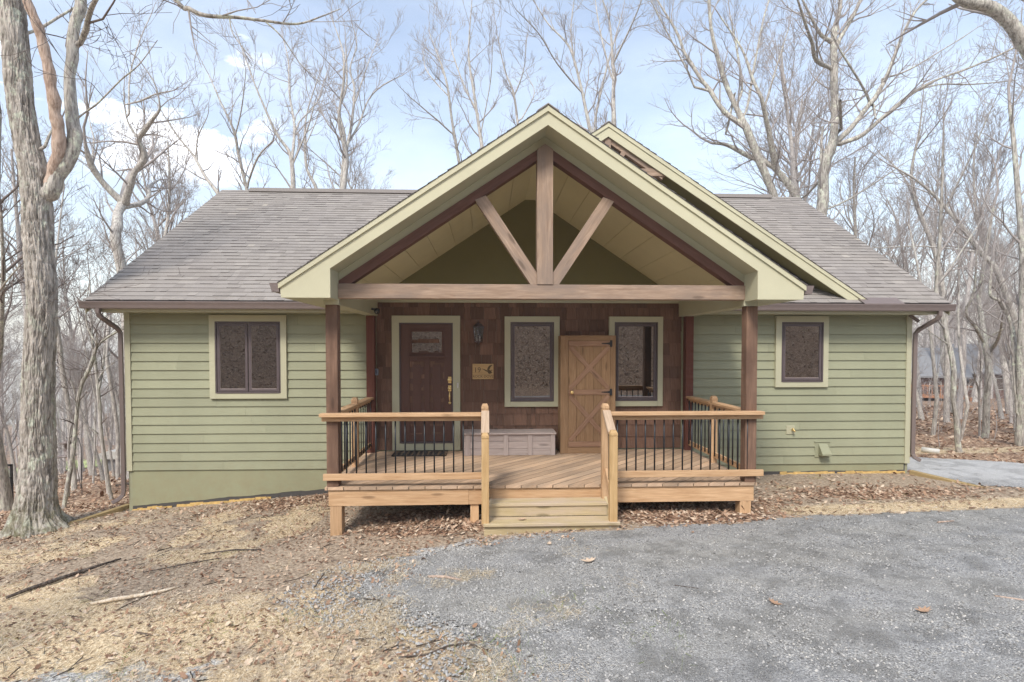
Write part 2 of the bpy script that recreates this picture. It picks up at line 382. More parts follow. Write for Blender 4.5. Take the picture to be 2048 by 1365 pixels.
g=npmesh('ground',np.stack([GX,GY,GZ],1),GF,M['ground'],smooth=True,extra={'leafy':leafy(GX,GY),'straw':strawy(GX,GY),'gravelly':gravelly(GX,GY)})
tag(g,'leaf and straw covered ground sloping away round the house','ground',kind='structure')
# driveway
dx,dy,df=grid(np.concatenate([np.arange(-4.6,10.4,.06),np.arange(10.4,30,.5)]),np.concatenate([np.arange(-14,-6.4,.4),np.arange(-6.4,2.6,.06)]))
cx=dx[df].mean(1);cy=dy[df].mean(1)
nz=1.1*(fbm(cx,cy,1.0,4,31)-.5)+.40*(vnoise(cx,cy,6,33)-.5)
nz=np.where(cx>3.4,nz*.25,np.where((cx>0)&(cy>-3.9),nz*.2,nz))
keep=drive_mask(cx,cy)+nz>.04
hole=(cx>-6.1)&(cx<7.55)&(cy>-.02); keep&=~hole
df=df[keep]; used=np.unique(df); remap=np.full(len(dx),-1); remap[used]=np.arange(len(used))
edge=sstep(.0,.5,drive_mask(dx,dy)); dz=T(dx,dy)+.006+.008*edge+edge*(.020*(fbm(dx,dy,3,3,41)-.5)+.006*(vnoise(dx,dy,16,43)-.5))
# keep clear of the ground sheet's bumps
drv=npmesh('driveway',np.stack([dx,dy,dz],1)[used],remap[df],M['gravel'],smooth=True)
tag(drv,'grey crushed stone parking court and lane in front of the house','driveway',kind='structure')
# lawn far left
lx,ly,lf=grid(np.arange(-95,-24,1.5),np.arange(38,70,1.5))
k=(1-((lx[lf].mean(1)+58)/34)**2-((ly[lf].mean(1)-54)/15)**2+.25*(fbm(lx[lf].mean(1),ly[lf].mean(1),.2,3)-.5))>0
lf=lf[k]; lw=npmesh('lawn',np.stack([lx,ly,T(lx,ly)+.12],1),lf,M['lawn'],tint=RNG.random(len(lf)),smooth=True)
tag(lw,'pale green open lawn seen between the trunks on the left','lawn',kind='structure')

EZ0=2.535
# scatter pieces ------------------------------------------------------------
def scatter(name,shape,faces,pos,scale,mat_,tilt=.35,lift=.008,tint=None,curl=0):
    n=len(pos); shape=np.array(shape,float); k=len(shape)
    a=RNG.uniform(0,2*math.pi,n); tx=RNG.normal(0,tilt,n); ty=RNG.normal(0,tilt,n)
    sx=shape[:,0][None]*scale[:,None]; sy=shape[:,1][None]*scale[:,None]*RNG.uniform(.75,1.15,n)[:,None]
    cu=RNG.uniform(-1,1,n)[:,None]*curl
    sz=shape[:,2][None]*scale[:,None]+cu*(sy**2)/np.maximum(scale[:,None],1e-4)+cu*.6*(sx**2)/np.maximum(scale[:,None],1e-4)
    z1=sz+sx*np.tan(np.clip(tx,-1,1))[:,None]+sy*np.tan(np.clip(ty,-1,1))[:,None]
    X=np.cos(a)[:,None]*sx-np.sin(a)[:,None]*sy; Y_=np.sin(a)[:,None]*sx+np.cos(a)[:,None]*sy
    low=z1.min(1,keepdims=True)
    V=np.stack([X+pos[:,0:1],Y_+pos[:,1:2],z1-low*.85+pos[:,2:3]+lift],2).reshape(-1,3)
    F=(np.array(faces)[None]+ (np.arange(n)*k)[:,None,None]).reshape(-1,len(faces[0]))
    t=np.repeat(RNG.random(n) if tint is None else tint,len(faces))
    return V,F,t
LEAF=[(0,0,0)]+[(r*math.cos(a),.62*r*math.sin(a),0) for a,r in [(math.radians(d),q) for d,q in
  ((0,1.),(22,.62),(40,.95),(62,.55),(88,1.0),(112,.55),(140,.95),(162,.6),(180,1.25),(198,.6),(220,.95),(248,.55),(272,1.0),(298,.55),(320,.95),(338,.62))]]
LEAFF=[(0,i,i+1) for i in range(1,16)]+[(0,16,1)]
SMALL=[(-1,-.4,0),(.3,-.6,0),(1,0,.1),(.2,.55,0),(-1,.35,.05)]
SMALLF=[(0,1,2),(0,2,3),(0,3,4)]
def sample(n,x0,x1,y0,y1,dens,seed=0):
    out=[]; c=0
    while c<n:
        x=RNG.uniform(x0,x1,n*2);y=RNG.uniform(y0,y1,n*2); p=dens(x,y); k=RNG.random(n*2)<p
        out.append(np.stack([x[k],y[k]],1)); c+=k.sum()
        if k.sum()==0: break
    P=np.concatenate(out)[:n]; return np.concatenate([P,T(P[:,0],P[:,1])[:,None]],1)
def notwall(x,y): return ~((x>-6.1)&(x<7.6)&(y>-.02)&(y<9))
dl=lambda x,y:np.clip(leafy(x,y)-.12,0,1)**1.5*notwall(x,y)*(drive_mask(x,y)<.02+.12*fbm(x,y,3,3,51))
P1=sample(17000,-9,10.5,-6.2,1.,dl)
V1,F1,t1=scatter('',LEAF,LEAFF,P1,RNG.uniform(.018,.043,len(P1)),None,.28,.005,None,.6)
o=npmesh('leaf_litter',V1,F1,M['leaf'],tint=t1); tag(o,'drift of brown oak leaves on the ground round the porch','leaf litter',kind='stuff')
# heavier, fewer leaves over the straw at left, and the forest floor behind
P2=sample(34000,-34,30,.4,32,lambda x,y:notwall(x,y)*(drive_mask(x,y)<0)*np.clip(1.1-y/34,0.1,1)*sstep(6,7.4,np.abs(x-.75)))
V2,F2,t2=scatter('',SMALL,SMALLF,P2,RNG.uniform(.025,.055,len(P2))*(1+P2[:,1]/22),None,.28,.004,None,.3)
o=npmesh('forest_floor_leaves',V2,F2,M['leaf'],tint=t2); tag(o,'carpet of fallen leaves on the woodland floor behind the house','leaf litter',kind='stuff')
P6=sample(15000,-9,1.,-6.3,-.3,lambda x,y:(drive_mask(x,y)<.5*fbm(x,y,2,3,4))*np.clip(1.9*fbm(x,y,1.6,4,13)-.45,.05,1))
V6,F6,t6=scatter('',SMALL,SMALLF,P6,RNG.uniform(.006,.024,len(P6)),None,.3,.008,None,.5)
o=npmesh('leaf_fragments',V6,F6,M['leaf'],tint=t6); tag(o,'broken bits of dead leaf mixed through the straw at left','leaf litter',kind='stuff')
P7=sample(45000,-22,20,-38,-15.5,lambda x,y:.8+0*x)
V7,F7,t7=scatter('',SMALL,SMALLF,P7,RNG.uniform(.03,.06,len(P7)),None,.3,.02,None,.4)
o=npmesh('slope_leaves',V7,F7,M['leaf'],tint=t7); tag(o,'fallen leaves on the wooded bank across the drive','leaf litter',kind='stuff')
# straw
BL=[(-1,-.035,0),(1,-.02,.0),(1,.02,0),(-1,.035,0)]
BLF=[(0,1,2,3)]
def ds(x,y): return np.clip(strawy(x,y)*1.2-.1,0,1)*(.08+1.6*np.clip(fbm(x,y,2.3,4,61)-.42,0,1)*2.4)*notwall(x,y)*sstep(.35,-.45,drive_mask(x,y)-1.1*(fbm(x,y,1.5,3,71)-.35)*sstep(1.8,.2,x)*sstep(-3.3,-4.2,y))
P3=sample(95000,-9,11,-6.3,3.2,ds)
V3,F3,t3=scatter('',BL,BLF,P3,RNG.uniform(.010,.038,len(P3)),None,.25,.010,None,.9)
o=npmesh('dry_grass',V3,F3,M['straw'],tint=t3); tag(o,'matted blades of straw coloured dead grass in the yard','dry grass',kind='stuff')
P3=sample(9000,-1.8,1.8,-6.2,-3.5,lambda x,y:np.clip(2.2*fbm(x,y,2.2,4,77)-1.1,0,1)**1.5*2.5*sstep(1.7,-.6,x)*sstep(-1.2,-.2,drive_mask(x,y)))
V3,F3,t3=scatter('',BL,BLF,P3,RNG.uniform(.010,.034,len(P3)),None,.3,.014,None,.9)
o=npmesh('dry_grass',V3,F3,M['straw'],tint=t3); tag(o,'tufts of dead grass growing through the edge of the gravel','dry grass',kind='stuff')
# loose stones
ST=[(-1,0,0),(0,-.8,.05),(1,.1,0),(.1,.8,0),(.1,0,.7),(-.3,-.3,.55)]
STF=[(0,1,5),(1,2,4),(1,4,5),(2,3,4),(3,0,5),(3,5,4)]
P4=sample(36000,-4.5,8.5,-6.3,-2.,lambda x,y:(drive_mask(x,y)>-.35)*np.clip(.25+.75*sstep(-.3,.3,drive_mask(x,y))-.5*fbm(x,y,.9,3,81),0,1)*np.clip((-y-1.6)/3.5,.2,1))
V4,F4,t4=scatter('',ST,STF,P4,RNG.uniform(.004,.0115,len(P4))*(1+.5*(RNG.random(len(P4))<.05)),None,.2,.012)
o=npmesh('gravel_stones',V4,F4,M['stone'],tint=t4); tag(o,'loose angular grey stones lying over the driveway','gravel',kind='stuff')
P8=sample(5200,-3.4,1.1,-6.3,-3.4,lambda x,y:np.clip(1.6*fbm(x,y,1.2,4,95)-.45,0,1)*sstep(-1.1,-.3,drive_mask(x,y))*sstep(1.1,.3,x))
V8,F8,t8=scatter('',ST,STF,P8,RNG.uniform(.007,.019,len(P8)),None,.25,.006,RNG.random(len(P8))*.65+.15)
o=npmesh('gravel_stones',V8,F8,M['stone'],tint=t8); tag(o,'coarser dark stones strewn where the gravel thins into straw','gravel',kind='stuff')
n=1500; x=RNG.uniform(-9,2,n); y=RNG.uniform(-6.3,-.3,n); k=(drive_mask(x,y)<.2)&(fbm(x,y,1.2,3,57)>.42); x=x[k];y=y[k];n=len(x)
L=RNG.uniform(.02,.11,n)*(1+1.5*(RNG.random(n)<.06)); a=RNG.uniform(0,3.14,n); w_=RNG.uniform(.0015,.0035,n); z=T(x,y)+.016
ca,sa=np.cos(a),np.sin(a); V=np.stack([np.stack([x+s_*L*ca-u*w_*sa,y+s_*L*sa+u*w_*ca,z+v*w_+s_*RNG.uniform(-.006,.006,n)],1) for s_ in(-1,1) for u,v in((-1,0),(1,0),(0,1.6))],1).reshape(-1,3)
F=(np.array([(0,1,4,3),(1,2,5,4),(2,0,3,5)])[None]+(np.arange(n)*6)[:,None,None]).reshape(-1,4)
o=npmesh('twig_litter',V,F,M['twiglitter'],tint=np.repeat(RNG.random(n),3)); tag(o,'small dark broken twigs scattered over the dead grass','twig litter',kind='stuff')
n=260; xx=np.concatenate([RNG.normal(-5.,.25,60),RNG.normal(-3.9,.3,70),RNG.uniform(-6.2,-2.6,130)]); s_=np.concatenate([RNG.exponential(.06,130),RNG.uniform(0,4.8,130)]); s_=np.clip(s_,0,4.8)
z=EZ0+.665*(s_*.8327)+.018; P9=np.stack([xx,-.43+s_*.8327,z],1); V9,F9,t9=scatter('',BL,BLF,P9,RNG.uniform(.012,.05,n),None,.2,.0)
o=npmesh('roof_debris',V9,F9,M['straw'],tint=t9); tag(o,'bits of straw and twig caught on the left roof edge','debris',kind='stuff')
P5=sample(900,-4.5,1.5,-6.2,-4.6,lambda x,y:np.clip(2*fbm(x,y,1.3,3,91)-1.15,0,1))
V5,F5,t5=scatter('',BL,BLF,P5,RNG.uniform(.015,.035,len(P5)),None,.7,.01,None,.4)
o=npmesh('green_sprigs',V5,F5,M['green'],tint=t5); tag(o,'few fresh green sprigs among the dead grass near the gravel','grass',kind='stuff')

# ------------------------------------------------------------------ HOUSE
house=empty('house',(.74,0,-.4),'single storey green lap sided cabin with a timber gable over its porch','house')
XL,XR=-6.07,7.565; CO=.1537
b=MB()
def course_rows(b,x0,x1,z0,yb=0.,sgn=-1,top=2.36,start=-.289,joints=True):
    k=0;z=start
    while z<top:
        zt=min(z+CO+.012,top+.02); xs_=[x0]
        if joints:
            x=x0+random.uniform(.6,3.4)
            while x<x1-.5: xs_.append(x); x+=random.uniform(2.6,3.66)
        xs_.append(x1)
        for a,c in zip(xs_[:-1],xs_[1:]):
            g0=.0018 if a>x0 else 0
            dz=random.uniform(-.0015,.0015); lo=z+dz
            b.hexa([(a+g0,-.030,lo),(c-g0,-.030,lo),(a+g0,.0,lo),(c-g0,.0,lo),(a+g0,-.007,zt),(c-g0,-.007,zt),(a+g0,0,zt),(c-g0,0,zt)],None,0)
        z+=CO
course_rows(b,XL+.09,-1.9,0); b.build('siding',M['siding'],house)
b=MB(); course_rows(b,3.40,XR-.09,0); b.build('siding',M['siding'],house)
# body of the house: side and back walls with a gable at each end
b=MB(); y1=8.6
b.box(XL+.01,XR-.01,.002,y1,-1.75,2.36,.5); 
b.prism([(0.1,2.36),(8.5,2.36),(4.2,5.05)],XL+.012,XL+.1,.5,'x'); b.prism([(0.1,2.36),(8.5,2.36),(4.2,5.05)],XR-.1,XR-.012,.5,'x')
b.build('wall',M['siding'],house)
for x0 in (XL,XR-.092): b=MB(); b.box(x0,x0+.092,-.040,.06,-.295,2.36,.5); b.build('corner_board',M['trim'],house)
# foundation: painted face with an uneven lower edge, bare band and clay below it
b=MB(); 
def fnd(x0,x1,off,jag,y,name,m,ztop):
    b=MB(); xs_=np.arange(x0,x1+.01,.08); lo=[Tf(x,0)+off+jag*(mnoise.noise((x*3.1,off*9,1))+.5*mnoise.noise((x*11,2,off))) for x in xs_]
    for i in range(len(xs_)-1):
        b.face([(xs_[i],y,lo[i]),(xs_[i+1],y,lo[i+1]),(xs_[i+1],y,ztop),(xs_[i],y,ztop)],None,.5)
        b.face([(xs_[i],y,lo[i]),(xs_[i],y+.02,lo[i]),(xs_[i+1],y+.02,lo[i+1]),(xs_[i+1],y,lo[i+1])],None,.5)
    return b.build(name,m,house)
fnd(XL+.07,-1.2,.085,.02,-.006,'foundation',M['foundation'],-.288); fnd(2.6,XR-.06,.05,.012,-.006,'foundation',M['foundation'],-.288)
b=MB(); b.box(XL+.072,XR-.062,-.0035,.05,-1.75,-.29,.5); b.build('bare_masonry_band',M['tar'],house)
for x0,x1 in ((-6.0,-5.35),(-5.27,-4.4),(-4.4,-3.7),(5.2,6.2),(6.25,7.5)):
    n=8; b=MB()
    for i in range(n):
        a=x0+(x1-x0)*i/n; c=x0+(x1-x0)*(i+1)/n; h=.03+.03*random.random(); z=Tf(a,0)
        b.hexa([(a,-.05,z-.1),(c,-.05,z-.1),(a,0,z-.1),(c,0,z-.1),(a,-.012,z+h*.9),(c,-.012,z+h),(a,0,z+h*.9),(c,0,z+h)])
    b.build('clay_strip',M['yellow'],house)
# brown shake wall behind the porch
b=MB(); z=.02; k=0
SK0,SK1=-1.90,3.40; sh=.2045
while z<2.54:
    x=SK0+random.uniform(-.1,0); zt=min(z+sh+.01,2.56)
    while x<SK1:
        w=random.choice((.075,.1,.13,.15,.17,.2,.23)); a=max(x,SK0);c=min(x+w,SK1)
        if c-a>.01:
            dz=random.uniform(-.003,.003) if z>.03 else 0; th=random.uniform(.017,.025)
            b.hexa([(a+.0015,-th,z+dz),(c-.0015,-th,z+dz),(a+.0015,0,z+dz),(c-.0015,0,z+dz),(a+.0015,-.006,zt),(c-.0015,-.006,zt),(a+.0015,0,zt),(c-.0015,0,zt)],None,2)
        x+=w
    z+=sh
b.build('shingle_cladding',M['shake'],house)
# gable panel above the shakes
XC=.735
b=MB(); zz=2.56
b.box(SK0,SK1,-.03,.0,2.555,2.62,.5)
b.build('frieze_board',M['trim'],house)
b=MB()
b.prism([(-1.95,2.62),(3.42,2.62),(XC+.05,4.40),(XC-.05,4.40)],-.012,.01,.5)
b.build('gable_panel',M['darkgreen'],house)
# ---------------- windows
def window(x0,x1,z0,z1,ix0,ix1,iz0,iz1,nsash=1,label=None):
    b=MB(); t=.032
    # trim boards
    b.box(x0,ix0,-.062,0.,z0,iz1,.5); b.box(ix1,x1,-.062,0.,z0,iz1,.6)
    b.box(x0,x1,-.064,0.,iz1,z1,.5); b.box(ix0,ix1,-.061,0.,z0,iz0,.4)
    w=b.build('window',M['trim'],house,.002)
    if label: w['label']=label
    b=MB(); f=.022
    b.box(ix0,ix0+f,-.057,0,iz0,iz1); b.box(ix1-f,ix1,-.057,0,iz0,iz1); b.box(ix0+f,ix1-f,-.057,0,iz1-f,iz1); b.box(ix0+f,ix1-f,-.070,0,iz0,iz0+f*1.1)
    b.build('frame',M['frame'],w,.002)
    W=(ix1-ix0-2*f)/nsash
    for i in range(nsash):
        a=ix0+f+i*W+.008; c=a+W-.016; lo=iz0+f*1.1+.006; hi=iz1-f-.01; s=.042
        b=MB(); b.box(a,a+s,-.051,-.012,lo,hi); b.box(c-s,c,-.051,-.012,lo,hi); b.box(a+s,c-s,-.051,-.012,hi-s,hi); b.box(a+s,c-s,-.051,-.012,lo,lo+s)
        b.build('sash',M['frame'],w,.003)
        b=MB(); b.box(a-.007,c+.007,-.0375,-.0365,lo-.005,hi+.005,.5); b.build('glass_pane',M['glass'],w)
        b=MB(); e=.006
        b.box(a+s,c-s,-.043,-.0376,lo+s,lo+s+e); b.box(a+s,a+s+e*.7,-.043,-.0376,lo+s+e,hi-s)
        b.build('glazing_bead',M['chest'],w)
    b=MB(); b.box(ix0+f*.5,ix1-f*.5,-.0364,-.0350,iz0+f*.5,iz1-f*.5,.5); b.build('backing',M['darkframe'],w)
    return w
window(-4.675,-3.400,.918,2.330,-4.580,-3.497,1.008,2.222,2,'double casement window with dark frame in pale green trim')
window(.294,1.245,.759,2.318,.394,1.150,.850,2.222,1)
window(2.109,3.057,.759,2.320,2.205,2.968,.852,2.224,1)
window(5.072,6.027,1.082,2.336,5.176,5.936,1.172,2.232,1,'small casement window right of the porch')
# ---------------- front door
b=MB()
b.box(-1.633,-1.510,-.05,0,.012,2.207,.5); b.box(-.593,-.470,-.05,0,.012,2.207,.5); b.box(-1.633,-.470,-.053,0,2.207,2.328,.5); b.box(-1.510,-.593,-.05,0,.012,.135,.4)
dr=b.build('door',M['trim'],house,.002); dr['label']='brown craftsman entrance door with a small window at head height'
b=MB(); x0,x1,z0,z1=-1.510,-.593,.135,2.207
b.box(x0,x0+.022,-.044,0,z0,z1); b.box(x1-.022,x1,-.044,0,z0,z1); b.box(x0+.022,x1-.022,-.044,0,z1-.022,z1); b.box(x0+.022,x1-.022,-.06,0,z0,z0+.028)
b.build('frame',M['frame'],dr,.002)
b=MB(); x0+=.024;x1-=.024;z0+=.03;z1-=.024; yf=-.03
# slab built as stiles, rails and recessed panels
lx0,lx1,lz0,lz1=-1.296,-.784,1.701,2.054
b.box(x0,-1.335,yf,0,z0,z1); b.box(-.745,x1,yf,0,z0,z1); b.box(-1.335,-.745,yf,0,2.09,z1); b.box(-1.335,-.745,yf,0,1.545,1.665)
b.box(-1.335,lx0,yf,0,1.665,2.09); b.box(lx1,-.745,yf,0,1.665,2.09); b.box(lx0,lx1,yf,0,1.665,lz0); b.box(lx0,lx1,yf,0,lz1,2.09)
b.box(-1.335,-.745,yf,0,z0,z0+.12); b.box(-1.085,-.995,yf,0,z0+.12,1.545)
for a,c in ((-1.335,-1.085),(-.995,-.745)):
    for lo,hi in ((z0+.12,.47),(.53,1.545)):
        b.box(a,c,-.014,0,lo,hi,.5)
        m=.03; b.hexa([(a+m,-.0145,lo+m),(c-m,-.0145,lo+m),(a+m,-.010,lo+m),(c-m,-.010,lo+m),(a+m,-.0145,hi-m),(c-m,-.0145,hi-m),(a+m,-.010,hi-m),(c-m,-.010,hi-m)])
        mm=.055; b.box(a+mm,c-mm,-.024,-.0145,lo+mm,hi-mm)
    b.box(a,c,yf,0,.47,.53)
b.build('door_leaf',M['door'],dr,.004)
b=MB(); b.box(lx0,lx1,-.018,-.016,lz0,lz1); b.build('door_window',M['glass'],dr)
b=MB(); b.box(lx0-.03,lx1+.03,-.042,-.030,lz0-.03,lz0,.5); b.box(lx0-.03,lx1+.03,-.042,-.030,lz1,lz1+.03,.5); b.box(lx0-.03,lx0,-.042,-.030,lz0,lz1); b.box(lx1,lx1+.03,-.042,-.030,lz0,lz1)
b.build('window_moulding',M['door'],dr,.003)
b=MB(); b.box(-1.37,-.72,-.075,-.03,1.605,1.635); 
for x in (-1.25,-1.05,-.85): b.box(x-.03,x+.03,-.06,-.03,1.575,1.605)
b.build('dentil_shelf',M['door'],dr,.002)
b=MB(); hxp=-.650
b.lathe((hxp,-.03,1.226),[(.0,.03),(.02,.028),(.036,.016),(.038,0)],14,.5,'y')
b.box(hxp-.028,hxp+.028,-.036,-.03,1.17,1.28,.5)
b.build('deadbolt',M['brass'],dr,.008)
b=MB(); b.lathe((hxp,-.03,1.08),[(0,.03),(.018,.028),(.03,.012),(.036,0)],14,.5,'y'); b.box(hxp-.026,hxp+.026,-.037,-.03,1.03,1.13,.5)
b.tube([(hxp,-.036,1.03),(hxp,-.075,1.0),(hxp,-.085,.95),(hxp,-.075,.89),(hxp,-.036,.85)],[.008,.010,.014,.010,.008],8,.5)
b.lathe((hxp,-.03,.83),[(0,.016),(.016,.014),(.024,0)],12,.5,'y')
b.build('handle',M['brass'],dr)
b=MB(); b.box(-.528,-.495,-.068,-.05,1.088,1.183,.5); b.lathe((-.511,-.068,1.135),[(0,.006),(.010,.005),(.011,0)],10,.5,'y'); b.build('doorbell',M['white'],house,.006)
# ---------------- roofs
SL=.665
def shingles(b,O,U,V,W,L,ex=.143,gap=None):
    O=Vector(O);U=Vector(U).normalized();V=Vector(V).normalized();N=U.cross(V).normalized()
    n=int(L/ex)+1
    for i in range(n):
        s0=i*ex; s1=min(s0+ex+.01,L)
        if s1-s0<.02: continue
        x=-random.uniform(0,.3)
        while x<W:
            w=random.choice((.10,.13,.16,.2,.24,.28)); a=max(0,x);c=min(W,x+w); x+=w
            if gap and s0<gap[2]:
                if a<gap[0]<c: c=gap[0]
                elif a<gap[1]<c: a=gap[1]
                elif gap[0]<=a and c<=gap[1]: continue
            if c-a<.01: continue
            th=random.choice((.012,.012,.017)); t=min(1,max(.06,random.gauss(.42,.10)+(.28 if random.random()<.05 else 0)))
            ds=random.uniform(-.002,.002)
            A=O+U*a+V*(s0+ds)+N*th;B_=O+U*c+V*(s0+ds)+N*th;Cc=O+U*c+V*s1+N*.004;D=O+U*a+V*s1+N*.004
            b.face([A,B_,Cc,D],[(0,0)]*4,t)
            b.face([O+U*a+V*(s0+ds),O+U*c+V*(s0+ds),B_,A],[(0,0)]*4,.0)  # near-black cut edge; its tint also paints the shadow line under each course
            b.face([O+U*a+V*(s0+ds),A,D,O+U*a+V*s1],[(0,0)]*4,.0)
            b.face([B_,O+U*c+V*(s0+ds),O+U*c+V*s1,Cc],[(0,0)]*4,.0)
EX0,EX1=-6.43,7.925; EY,EZ=-.43,2.535; RY=4.2; RZ=EZ+SL*(RY-EY); cs=math.cos(math.atan(SL)); LEN=(RY-EY)/cs
b=MB(); shingles(b,(EX0,EY,EZ),(1,0,0),(0,1,SL),EX1-EX0,LEN,.143,(-2.3-EX0,3.78-EX0,.5))
roof=b.build('roof',M['roof'],house)
b=MB() # deck under the shingles and the back slope
def slab(b,y0,z0,y1_,z1,x0,x1,th,tint=.3):
    b.hexa([(x0,y0,z0-th),(x1,y0,z0-th),(x0,y1_,z1-th),(x1,y1_,z1-th),(x0,y0,z0-.001),(x1,y0,z0-.001),(x0,y1_,z1-.001),(x1,y1_,z1-.001)],tint)
for xa,xb,ya in ((EX0+.015,-2.3,EY+.01),(-2.3,3.78,.03),(3.78,EX1-.015,EY+.01)): slab(b,ya,EZ+SL*(ya-EY)-.006,RY,RZ-.009,xa,xb,.04)
slab(b,2*RY-EY,EZ,RY+.002,RZ-.003,EX0,EX1,.04,.4)
b.build('roof_sheathing',M['roof'],roof)
for x in (EX0,EX1-.03):
    b=MB(); x0=x+.02 if x<0 else x-.0; 
    b.hexa([(x0,EY,EZ-.2),(x0+.02,EY,EZ-.2),(x0,RY,RZ-.2),(x0+.02,RY,RZ-.2),(x0,EY,EZ-.042),(x0+.02,EY,EZ-.042),(x0,RY,RZ-.042),(x0+.02,RY,RZ-.042)])
    b.build('rake_board',M['fascia'],roof)
for a,c in ((-5.75,1.2),(1.9,7.15)):
    b=MB(); b.hexa([(a,RY-.17,RZ-.07),(c,RY-.17,RZ-.07),(a,RY+.17,RZ-.07),(c,RY+.17,RZ-.07),(a+.02,RY-.12,RZ+.035),(c-.02,RY-.12,RZ+.035),(a+.02,RY+.12,RZ+.035),(c-.02,RY+.12,RZ+.035)],.08)
    b.build('ridge_vent',M['roof'],roof,.01)
# eave boards
for xa,xb in ((EX0+.14,-1.95),(3.43,EX1-.14)):
    b=MB(); b.box(xa,xb,-.405,-.38,2.355,2.50,.5); b.box(xa,xb,-.38,-.0,2.36,2.378,.5); b.build('eave_board',M['trim'],house)
def gutter(x0,x1,y,z,parent=house,ax='x',flip=1,h=.115,d=.125):
    prof=[(0,0),(-.75,0),(-.8,.12),(-.86,.45),(-.95,.72),(-1.,.85),(-1.,1.),(-.93,1.),(-.93,.9),(-.88,.75),(-.8,.5),(-.74,.1),(-.06,.1),(-.06,1.),(0,1.)]
    b=MB(); pts=[(y+p*d*flip,z+q*h) for p,q in prof]
    if flip>0 and ax=='x': pts=pts
    n=len(pts)
    def mk(a,c,u): return (u,a,c) if ax=='x' else (a,u,c)
    for i in range(n):
        a=pts[i];c=pts[(i+1)%n]; b.face([mk(*a,x0),mk(*a,x1),mk(*c,x1),mk(*c,x0)],[(0,0)]*4,.5)
    # end plates
    outl=[pts[j] for j in (0,1,2,3,4,5,6)]+[pts[14]]
    for u in (x0,x1): b.face([mk(*p,u) for p in outl],[(0,0)]*8,.5)
    return b.build('gutter',M['gutter'],parent)
gl=gutter(-6.45,-2.0,-.405,2.402); gt=gutter(3.48,7.945,-.405,2.402)
b=MB(); b.hexa([(6.35,-.52,2.518),(7.05,-.52,2.518),(6.35,-.30,2.64),(7.05,-.30,2.64),(6.35,-.52,2.522),(7.05,-.52,2.522),(6.35,-.30,2.645),(7.05,-.30,2.645)])
b.build('splash_guard',M['gutter'],gt)
def spout(pts,gt,w=.07):
    b=MB(); P=[Vector(p) for p in pts]
    for i in range(len(P)): pass
    b.tube(P,[w*.62]*len(P),4,.5,True,False)
    return b.build('downspout',M['gutter'],gt,.006)
spout([(-6.185,-.47,2.41),(-6.185,-.47,2.33),(-6.165,-.44,2.27),(-6.125,-.12,2.10),(-6.115,-.06,2.03),(-6.113,-.05,.6),(-6.112,-.05,-.62),(-6.125,-.06,-.70),(-6.17,-.10,-.76),(-6.24,-.16,-.80)],gl)
spout([(7.70,-.47,2.41),(7.70,-.47,2.33),(7.685,-.44,2.27),(7.625,-.12,2.10),(7.61,-.06,2.03),(7.608,-.05,.6),(7.606,-.05,-.12),(7.625,-.07,-.18),(7.70,-.12,-.23)],gt)
b=MB(); b.tube([(7.46,-.10,2.36),(7.52,-.14,2.30),(7.58,-.17,2.24)],.03,4,.5,True,False); b.build('pipe_strap',M['gutter'],gt)
# gable roofs
def gable(xc,za,half,y0,y1_,sl,name,tz,trim_t,board_b):
    """two shingled slopes from y0 back to y1_; za = top of shingles at the ridge"""
    ze=za-sl*half; b=MB(); c=math.cos(math.atan(sl)); L=half/c
    ln=y1_-y0
    # left slope: eave runs towards +y seen from outside -> U points to -y so that N points outwards
    shingles(b,(xc-half,y1_,ze-.014),(0,-1,0),(1,0,sl),ln,L)
    shingles(b,(xc+half,y0,ze-.014),(0,1,0),(-1,0,sl),ln,L)
    # ridge caps
    yy=y0-.0
    while yy<y1_:
        l=min(.2,y1_-yy)
        for s_ in (-1,1):
            b.hexa([(xc,yy,za-.0),(xc+s_*.13,yy,za-.13*sl),(xc,yy+l,za-.012),(xc+s_*.13,yy+l,za-.13*sl-.012),(xc,yy,za+.014),(xc+s_*.13,yy,za-.13*sl+.014),(xc,yy+l,za+.004),(xc+s_*.13,yy+l,za-.13*sl+.002)],random.uniform(.2,.5))
        yy+=.143
    r=b.build(name,M['roof'],house)
    b=MB()
    for s_ in (-1,1):
        x1_=xc+s_*half*.997
        b.hexa([(xc,y0+.02,za-.05),(x1_,y0+.02,ze-.05),(xc,y1_,za-.05),(x1_,y1_,ze-.05),(xc,y0+.02,za-.016),(x1_,y0+.02,ze-.016),(xc,y1_,za-.016),(x1_,y1_,ze-.016)],.1)
    b.build('roof_sheathing',M['roof'],r)
    return r,ze
def chevron(b,xc,za,zb,sl,xl,xr,y0,y1_,tint=.5):
    for s_,x in ((-1,xl),(1,xr)):
        d=abs(x-xc); p=[(xc,zb),(x,zb-sl*d),(x,za-sl*d),(xc,za)]
        if s_>0: pass
        else: p=p[::-1]
        b.prism(p,y0,y1_,tint)
PH=3.228; PS=.667
pr,pze=gable(XC,4.712,PH,-2.83,2.9,PS,'porch_roof',0,0,0)
b=MB(); chevron(b,XC,4.697,4.632,PS,XC-PH+.005,XC+PH-.005,-2.822,-2.79); b.build('rake_trim',M['fascia'],pr,.002)
b=MB()
for s_ in (-1,1):
    xo=XC+s_*(PH-.02); xi=XC+s_*2.617; zt=4.640
    p=[(XC,zt),(XC,4.473),(xi,4.473-PS*2.617),(xi,2.376),(XC+s_*(PH-.03),2.376),(xo,zt-PS*(PH-.02))]
    if s_<0: p=p[::-1]
    b.prism(p,-2.80,-2.775,.5)
b.build('fascia_board',M['fascia'],pr,.0015)
